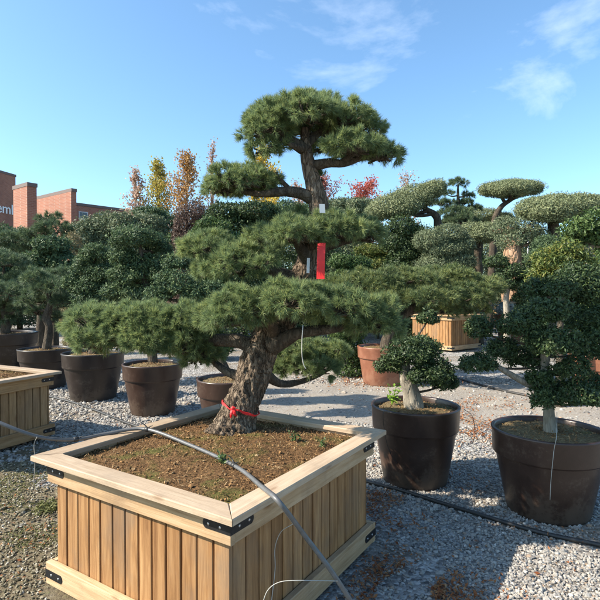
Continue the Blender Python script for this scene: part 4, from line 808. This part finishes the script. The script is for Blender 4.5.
tree('shrub', 'yellow green bush with golden shoot tips behind the crooked tree', 'shrub', 7, [(560, 372), (560, 330), (560, 290)], [.05, .045, .03], [(548, 262, 16, 16), (564, 256, 18, 16), (578, 262, 16, 16), (556, 276, 22, 16), (540, 278, 13, 13)], 'leaf', BARKD, LGOLD, None, 0, .9, dict(ll=.055, lw=.022, cover=1.7, cap=4200, lump=.34, k=26, flat=1), .02)
tree('laurel_shrub', 'deep green bushy laurel in the terracotta pot at the right edge', 'shrub', 7.6, [(606, 355), (600, 330), (596, 300)], [.05, .045, .03], [(592, 272, 20, 16), (600, 290, 22, 16), (584, 292, 18, 14), (606, 310, 22, 16), (588, 312, 20, 14), (600, 335, 20, 16)], 'leaf', BARKD, LMID, None, .66, .9, dict(ll=.06, lw=.028, cover=2, cap=4200, lump=.28, k=20), .02)
tree('laurel_shrub', 'upright very dark shrub right of the pine mid pads, below the slanting olive crown', 'shrub', 15.2, [(404, 345), (404, 310), (404, 260)], [.07, .06, .04], [(402, 228, 16, 12), (414, 236, 14, 13), (396, 242, 15, 13), (408, 252, 18, 14), (402, 268, 20, 12)], 'leaf', BARKD, LILEX, None, 0, .9, dict(ll=.08, lw=.04, cover=2.2, cap=4500, lump=.25, k=20), .03)
tree('shrub', 'light yellow green bush right of the very dark upright shrub', 'shrub', 17, [(430, 342), (430, 310), (430, 270)], [.05, .04, .03], [(428, 250, 14, 10), (438, 258, 14, 10), (424, 264, 14, 10)], 'leaf', BARKD, LGOLD, None, 0, .9, dict(ll=.06, lw=.024, cover=1.8, cap=3000, lump=.3, k=18), .02)
tree('laurel_shrub', 'mid green mounded bush above the yellowish flat pine', 'shrub', 16.6, [(460, 342), (460, 310), (458, 275)], [.05, .045, .03], [(450, 258, 18, 10), (468, 258, 16, 11), (458, 266, 22, 10)], 'leaf', BARKD, LMID, None, 0, .9, dict(ll=.06, lw=.026, cover=2, cap=4000, lump=.3, k=18), .02)
tree('shrub', 'low golden green bush right of the red tape, between pine pads', 'shrub', 17.5, [(378, 340), (378, 300), (378, 265)], [.05, .04, .03], [(368, 251, 15, 8), (386, 252, 15, 9), (377, 262, 20, 10)], 'leaf', BARKD, LGOLD, None, 0, .9, dict(ll=.07, lw=.028, cover=1.8, cap=3000, lump=.3), .02)
tree('laurel_shrub', 'small mid green bush just right of the red tape', 'shrub', 9.6, [(350, 362), (350, 310), (350, 275)], [.05, .04, .03], [(343, 262, 14, 10), (358, 264, 15, 10), (350, 276, 18, 10)], 'leaf', BARKD, LMID, None, 0, .9, dict(ll=.055, lw=.026, cover=2, cap=3000, lump=.3), .02)
tree('clipped_shrub', 'pale clipped shrub seen above the right mid pad of the big pine', 'shrub', 20, [(350, 335), (350, 270), (350, 215)], [.12, .1, .06], [(340, 206, 16, 8), (358, 206, 18, 8), (350, 214, 26, 9), (380, 212, 18, 7)], 'leaf', BARKD, LELAEA, None, 0, .9, BG, .03)
tree('shrub', 'dark shrub mass behind the tall middle of the big pine', 'shrub', 18, [(300, 335), (300, 280), (300, 220)], [.1, .08, .05], [(285, 212, 18, 12), (305, 215, 20, 12), (322, 222, 20, 12), (300, 235, 34, 16)], 'leaf', BARKD, LDARK, None, 0, .9, BG, .03)
tree('silver_shrub', 'low silvery shrub filling the small terracotta pot at the back right', 'shrub', 16.5, [(514, 322), (514, 316), (514, 310)], [.04, .03, .02], [(507, 309, 13, 8), (518, 310, 12, 8), (512, 304, 11, 7)], 'leaf', BARKG, LSILV, None, .86, .9, dict(ll=.09, lw=.03, cover=1.8, cap=2500, lump=.3), .015)
# flat pole among the olives
V, f = tube([at(528, 330, 17) * 1, at(528, 236, 17)], [.03, .025], 6, 10); V[:, 2] = np.where(V[:, 2] < 1, 0, V[:, 2]); single('support_pole', 'thin pale upright pole among the olives at the right', 'pole', V, f, plain('pale_metal', (.55, .55, .56), .4, .5), smooth=True)
# second row behind, closing the yard
for i, (px, Y, py, hx, hy, m_, lb) in enumerate([(-30, 19, 235, 46, 26, LDARK, 'dark shrub at the far left behind the left pines'), (20, 22, 248, 40, 26, LELAEA, 'grey green shrub standing behind the long flat pine'), (640, 18, 225, 40, 30, LMID, 'mid green shrub beyond the right photo edge'),
        (172, 21, 250, 34, 30, LMID, 'mid green shrub behind the purple brown one'), (420, 24, 250, 44, 30, LDARK, 'dark shrub behind the slanting olive'), (520, 25, 252, 48, 32, LELAEA, 'grey green shrub behind the mushroom olive'), (585, 21, 255, 40, 34, LDARK, 'dark shrub behind the big leaved laurel'), (350, 23, 255, 50, 28, LDARK, 'dark shrub behind the golden green bush')]):
    tree('shrub', lb, 'shrub', Y, [(px, 330), (px, 280), (px, py)], [.12, .1, .05], [(px - hx * .5, py + 4, hx * .55, hy * .7), (px + hx * .5, py + 6, hx * .55, hy * .7), (px, py, hx * .6, hy * .8), (px, py + hy * .9, hx, hy)], 'leaf', BARKD, m_, 'shrubs closing the yard', 0, .8, dict(BG, ll=.14, lw=.06), .03)
# ------------------------------------------------------------------ autumn trees far off
def autumn(name, label, px, ytop, hw, Y, m, dens, shape='cone', group='autumn trees on the skyline', leaf=.2, ybot=None):
    b = np.array(G0(px, Y)); top = np.array(at(px, ytop, Y)); hgt = top[2]; R = hw * 1.5 * Y / F
    t = thing(name, label, 'tree', b, group)
    V, f = tube([b, b + [RNG.normal(0, .1), 0, hgt * .5], top - [0, 0, .1]], [hgt * .018, hgt * .012, .02], 16, 8); npmesh('trunk', V, f, BARKG, t, True)
    mb = MB(); mt = MB(); nb = 46; z0 = .28
    for k in range(nb):
        u = z0 + (1 - z0) * (k + RNG.random()) / nb; a = RNG.random() * 2 * PI
        if shape == 'cone': rr = R * min(1, (1 - u) * 3.0 + .08) * RNG.uniform(.55, 1.1)
        else: rr = R * math.sqrt(max(.05, 1 - ((u - .68) / .34) ** 2)) * RNG.uniform(.6, 1.1)
        s0 = b + (top - b) * (u - .06); e = b + (top - b) * u + np.array([math.cos(a) * rr, math.sin(a) * rr, rr * .55])
        if e[2] > top[2]: e[2] = top[2] - .1
        V, f = tube([s0, (s0 + e) / 2 - [0, 0, .06 * rr], e], [.05, .03, .012], 6, 5); mt.add(V, f)
        n = max(4, int(dens * 1.7 * (1.2 - .5 * u))); tt = RNG.uniform(.2, 1.0, (n, 1)); P = s0 + (e - s0) * tt + RNG.normal(0, .09 * R + .07, (n, 3)); leaves(mb, P, rdirs(n), leaf, leaf * .7, .8, 0)
    mt.build('branches', BARKO, t); mb.build('crown', m, t)
autumn('autumn_tree', 'thin pinkish autumn tree, leftmost on the skyline', 136, 168, 11, 45, APINK, 30, leaf=.24)
autumn('autumn_tree', 'yellow and green pointed autumn tree next to the orange one', 158, 159, 13, 45, AYELLOW, 85)
autumn('autumn_tree', 'tall orange pointed autumn tree above the purple brown shrub', 187, 151, 15, 44, AORANGE, 80)
autumn('autumn_tree', 'nearly bare slim autumn tree just left of the pine', 213, 140, 9, 46, APINK, 14, leaf=.2)
autumn('autumn_tree', 'golden yellow autumn tree peeking out behind the pine crown', 263, 144, 15, 40, AGOLD, 90)
autumn('autumn_tree', 'round reddish autumn tree right of the pine trunk', 326, 176, 14, 48, ARED, 80, 'round')
autumn('autumn_tree', 'bright red round autumn tree below the right end of the pine crown', 365, 181, 14, 48, leafmat('bright_red_leaves', [(.30, .055, .04), (.42, .09, .065), (.48, .14, .10), (.5, .24, .18)], .8, .35, .6), 105, 'round')
autumn('autumn_tree', 'faint pinkish bare tree above the slanting olive', 408, 171, 10, 52, APINK, 16, 'round', leaf=.22)
autumn('autumn_tree', 'small rosy tree half hidden left of the pine trunk', 300, 183, 12, 50, APINK, 40, 'round')
# ------------------------------------------------------------------ brick building
def brickmat():
    m, nt, b = mat('red_brick'); v = coord(nt)
    bt = N(nt, 'ShaderNodeTexBrick', Scale=1.0); bt.inputs['Color1'].default_value = (.30, .125, .08, 1); bt.inputs['Color2'].default_value = (.25, .10, .066, 1); bt.inputs['Mortar'].default_value = (.30, .19, .145, 1)
    bt.inputs['Brick Width'].default_value = .5; bt.inputs['Row Height'].default_value = .17; bt.inputs['Mortar Size'].default_value = .018
    sx = nt.nodes.new('ShaderNodeSeparateXYZ'); nt.links.new(v, sx.inputs[0]); ad = N(nt, 'ShaderNodeMath', operation='ADD'); nt.links.new(sx.outputs[0], ad.inputs[0]); nt.links.new(sx.outputs[1], ad.inputs[1])
    cx = nt.nodes.new('ShaderNodeCombineXYZ'); nt.links.new(ad.outputs[0], cx.inputs[0]); nt.links.new(sx.outputs[2], cx.inputs[1]); nt.links.new(cx.outputs[0], bt.inputs['Vector'])
    n1 = noise_tex(nt, .35, 5, .6, v); r = ramp(nt, [(.3, (.82, .8, .8)), (.7, (1.1, 1.08, 1.05))]); nt.links.new(n1.outputs[0], r.inputs[0])
    nt.links.new(mixc(nt, bt.outputs[0], r.outputs[0], 1, 'MULTIPLY'), b.inputs['Base Color']); b.inputs['Roughness'].default_value = .9
    return m
BRICK = brickmat(); COPE = plain('dark_coping', (.12, .085, .075), .7); GLASS = plain('window_glass', (.05, .06, .075), .12, 0, .1); PALEBAND = plain('pale_window_frame', (.5, .5, .5), .5)
bt_ = thing('brick_building', 'red brick building with stepped blocks and white lettering at the far left', 'building', (-28, 62, 0))
def block(px0, pxc, px1, ytop, Y, ztop=None):
    """corner nearest to us at pxc; lit side runs back to px0, shaded side runs back to px1"""
    c = np.array(at(pxc, ytop, Y)); h = c[2]
    a = np.array([-.80, .60]); b_ = np.array([.62, .78])
    def hit(px, d):
        k = (px - 300) / F; t = (k * c[1] - c[0]) / (d[0] - k * d[1]); return t
    la, lb = hit(px0, a), hit(px1, b_)
    q = [c[:2], c[:2] + b_ * lb, c[:2] + b_ * lb + a * la, c[:2] + a * la]
    V = [(*p, z) for z in (0, h) for p in q]; npmesh('wall', V, [BOXF], BRICK, bt_)
    e = .12; qc = np.mean(q, 0); q2 = [p + (p - qc) / np.linalg.norm(p - qc) * e for p in q]
    V = [(*p, z) for z in (h + .003, h + .38) for p in q2]; npmesh('coping', V, [BOXF], COPE, bt_)
    return q, h
block(14, 27, 37.5, 186, 50); block(36, 71, 77, 191.5, 58)
# front block with the lettering (shaded face towards us)
k0 = np.array(at(-70, 176, 68)); k1 = np.array(at(15.5, 177, 82)); d = (k1 - k0)[:2]; L = np.linalg.norm(d); d /= L; nb = np.array([-d[1], d[0]])
q = [k0[:2], k1[:2], k1[:2] + nb * 8, k0[:2] + nb * 8]; hh = k1[2]
npmesh('wall', [(*p, z) for z in (0, hh) for p in q], [BOXF], BRICK, bt_)
qc = np.mean(q, 0); npmesh('coping', [(*(p + (p - qc) / np.linalg.norm(p - qc) * .12), z) for z in (hh + .003, hh + .38) for p in q], [BOXF], COPE, bt_)
# low wing
w0 = np.array(at(74, 205, 66)); w1 = np.array(at(150, 207, 74)); d2 = (w1 - w0)[:2]; L2 = np.linalg.norm(d2); d2 /= L2; n2 = np.array([-d2[1], d2[0]]); hw_ = w0[2]
q = [w0[:2], w1[:2], w1[:2] + n2 * 8, w0[:2] + n2 * 8]; npmesh('wall', [(*p, z) for z in (0, hw_) for p in q], [BOXF], BRICK, bt_)
npmesh('coping', [(*(p - n2 * .1 if i < 2 else p), z) for z in (hw_ + .003, hw_ + .35) for i, p in enumerate(q)], [BOXF], COPE, bt_)
for i in range(5):
    a0 = .6 + i * L2 / 5; a1 = a0 + L2 / 5 - 1.0; zt = hw_ - .75; zb = zt - 1.1
    fr = npmesh('window', [(*(w0[:2] + d2 * a + n2 * o), z) for z in (zb, zt) for a, o in ((a0, -.08), (a1, -.08), (a1, -.01), (a0, -.01))], [BOXF], PALEBAND, bt_)
    npmesh('pane', [(*(w0[:2] + d2 * a + n2 * o), z) for z in (zb + .1, zt - .1) for a, o in ((a0 + .1, -.1), (a1 - .1, -.1), (a1 - .1, -.085), (a0 + .1, -.085))], [BOXF], GLASS, fr)
# lettering
tcu = bpy.data.curves.new('lettering', 'FONT'); tcu.body = 'geml'; tcu.size = 2.3; tcu.extrude = .06; tcu.align_x = 'RIGHT'
to = bpy.data.objects.new('lettering', tcu); COL.objects.link(to); bpy.context.view_layer.update()
dg = bpy.context.evaluated_depsgraph_get(); me = bpy.data.meshes.new_from_object(to.evaluated_get(dg)); bpy.data.objects.remove(to); me.name = 'lettering'
zl = at(13, 215, 81.5)[2]
M = Matrix(((d[0], 0, -nb[0], 0), (d[1], 0, -nb[1], 0), (0, 1, 0, 0), (0, 0, 0, 1)))
tgt = k1[:2] - d * .55 - nb * .09
for v_ in me.vertices: v_.co = M @ v_.co + Vector((tgt[0] + 28, tgt[1] - 62, zl))
link('lettering', me, plain('white_letter_metal', (.75, .75, .75), .5), bt_)
# distant belt of trees closing the horizon
mb = MB()
for x in np.arange(-75, 80, 3.0):
    y = RNG.uniform(78, 90); h = RNG.uniform(4.5, 7.5)
    leaf_pad(mb, (x, y, h * .5), (RNG.uniform(2.5, 4), 2.5, h * .55), .5, .35, 1.3, -.8, .3, .9, 0, 14, 900)
V, fk = mb.get(); tag(npmesh('far_wood', V, fk, LDARK), 'far off belt of dark trees along the horizon', 'wood', kind='stuff')
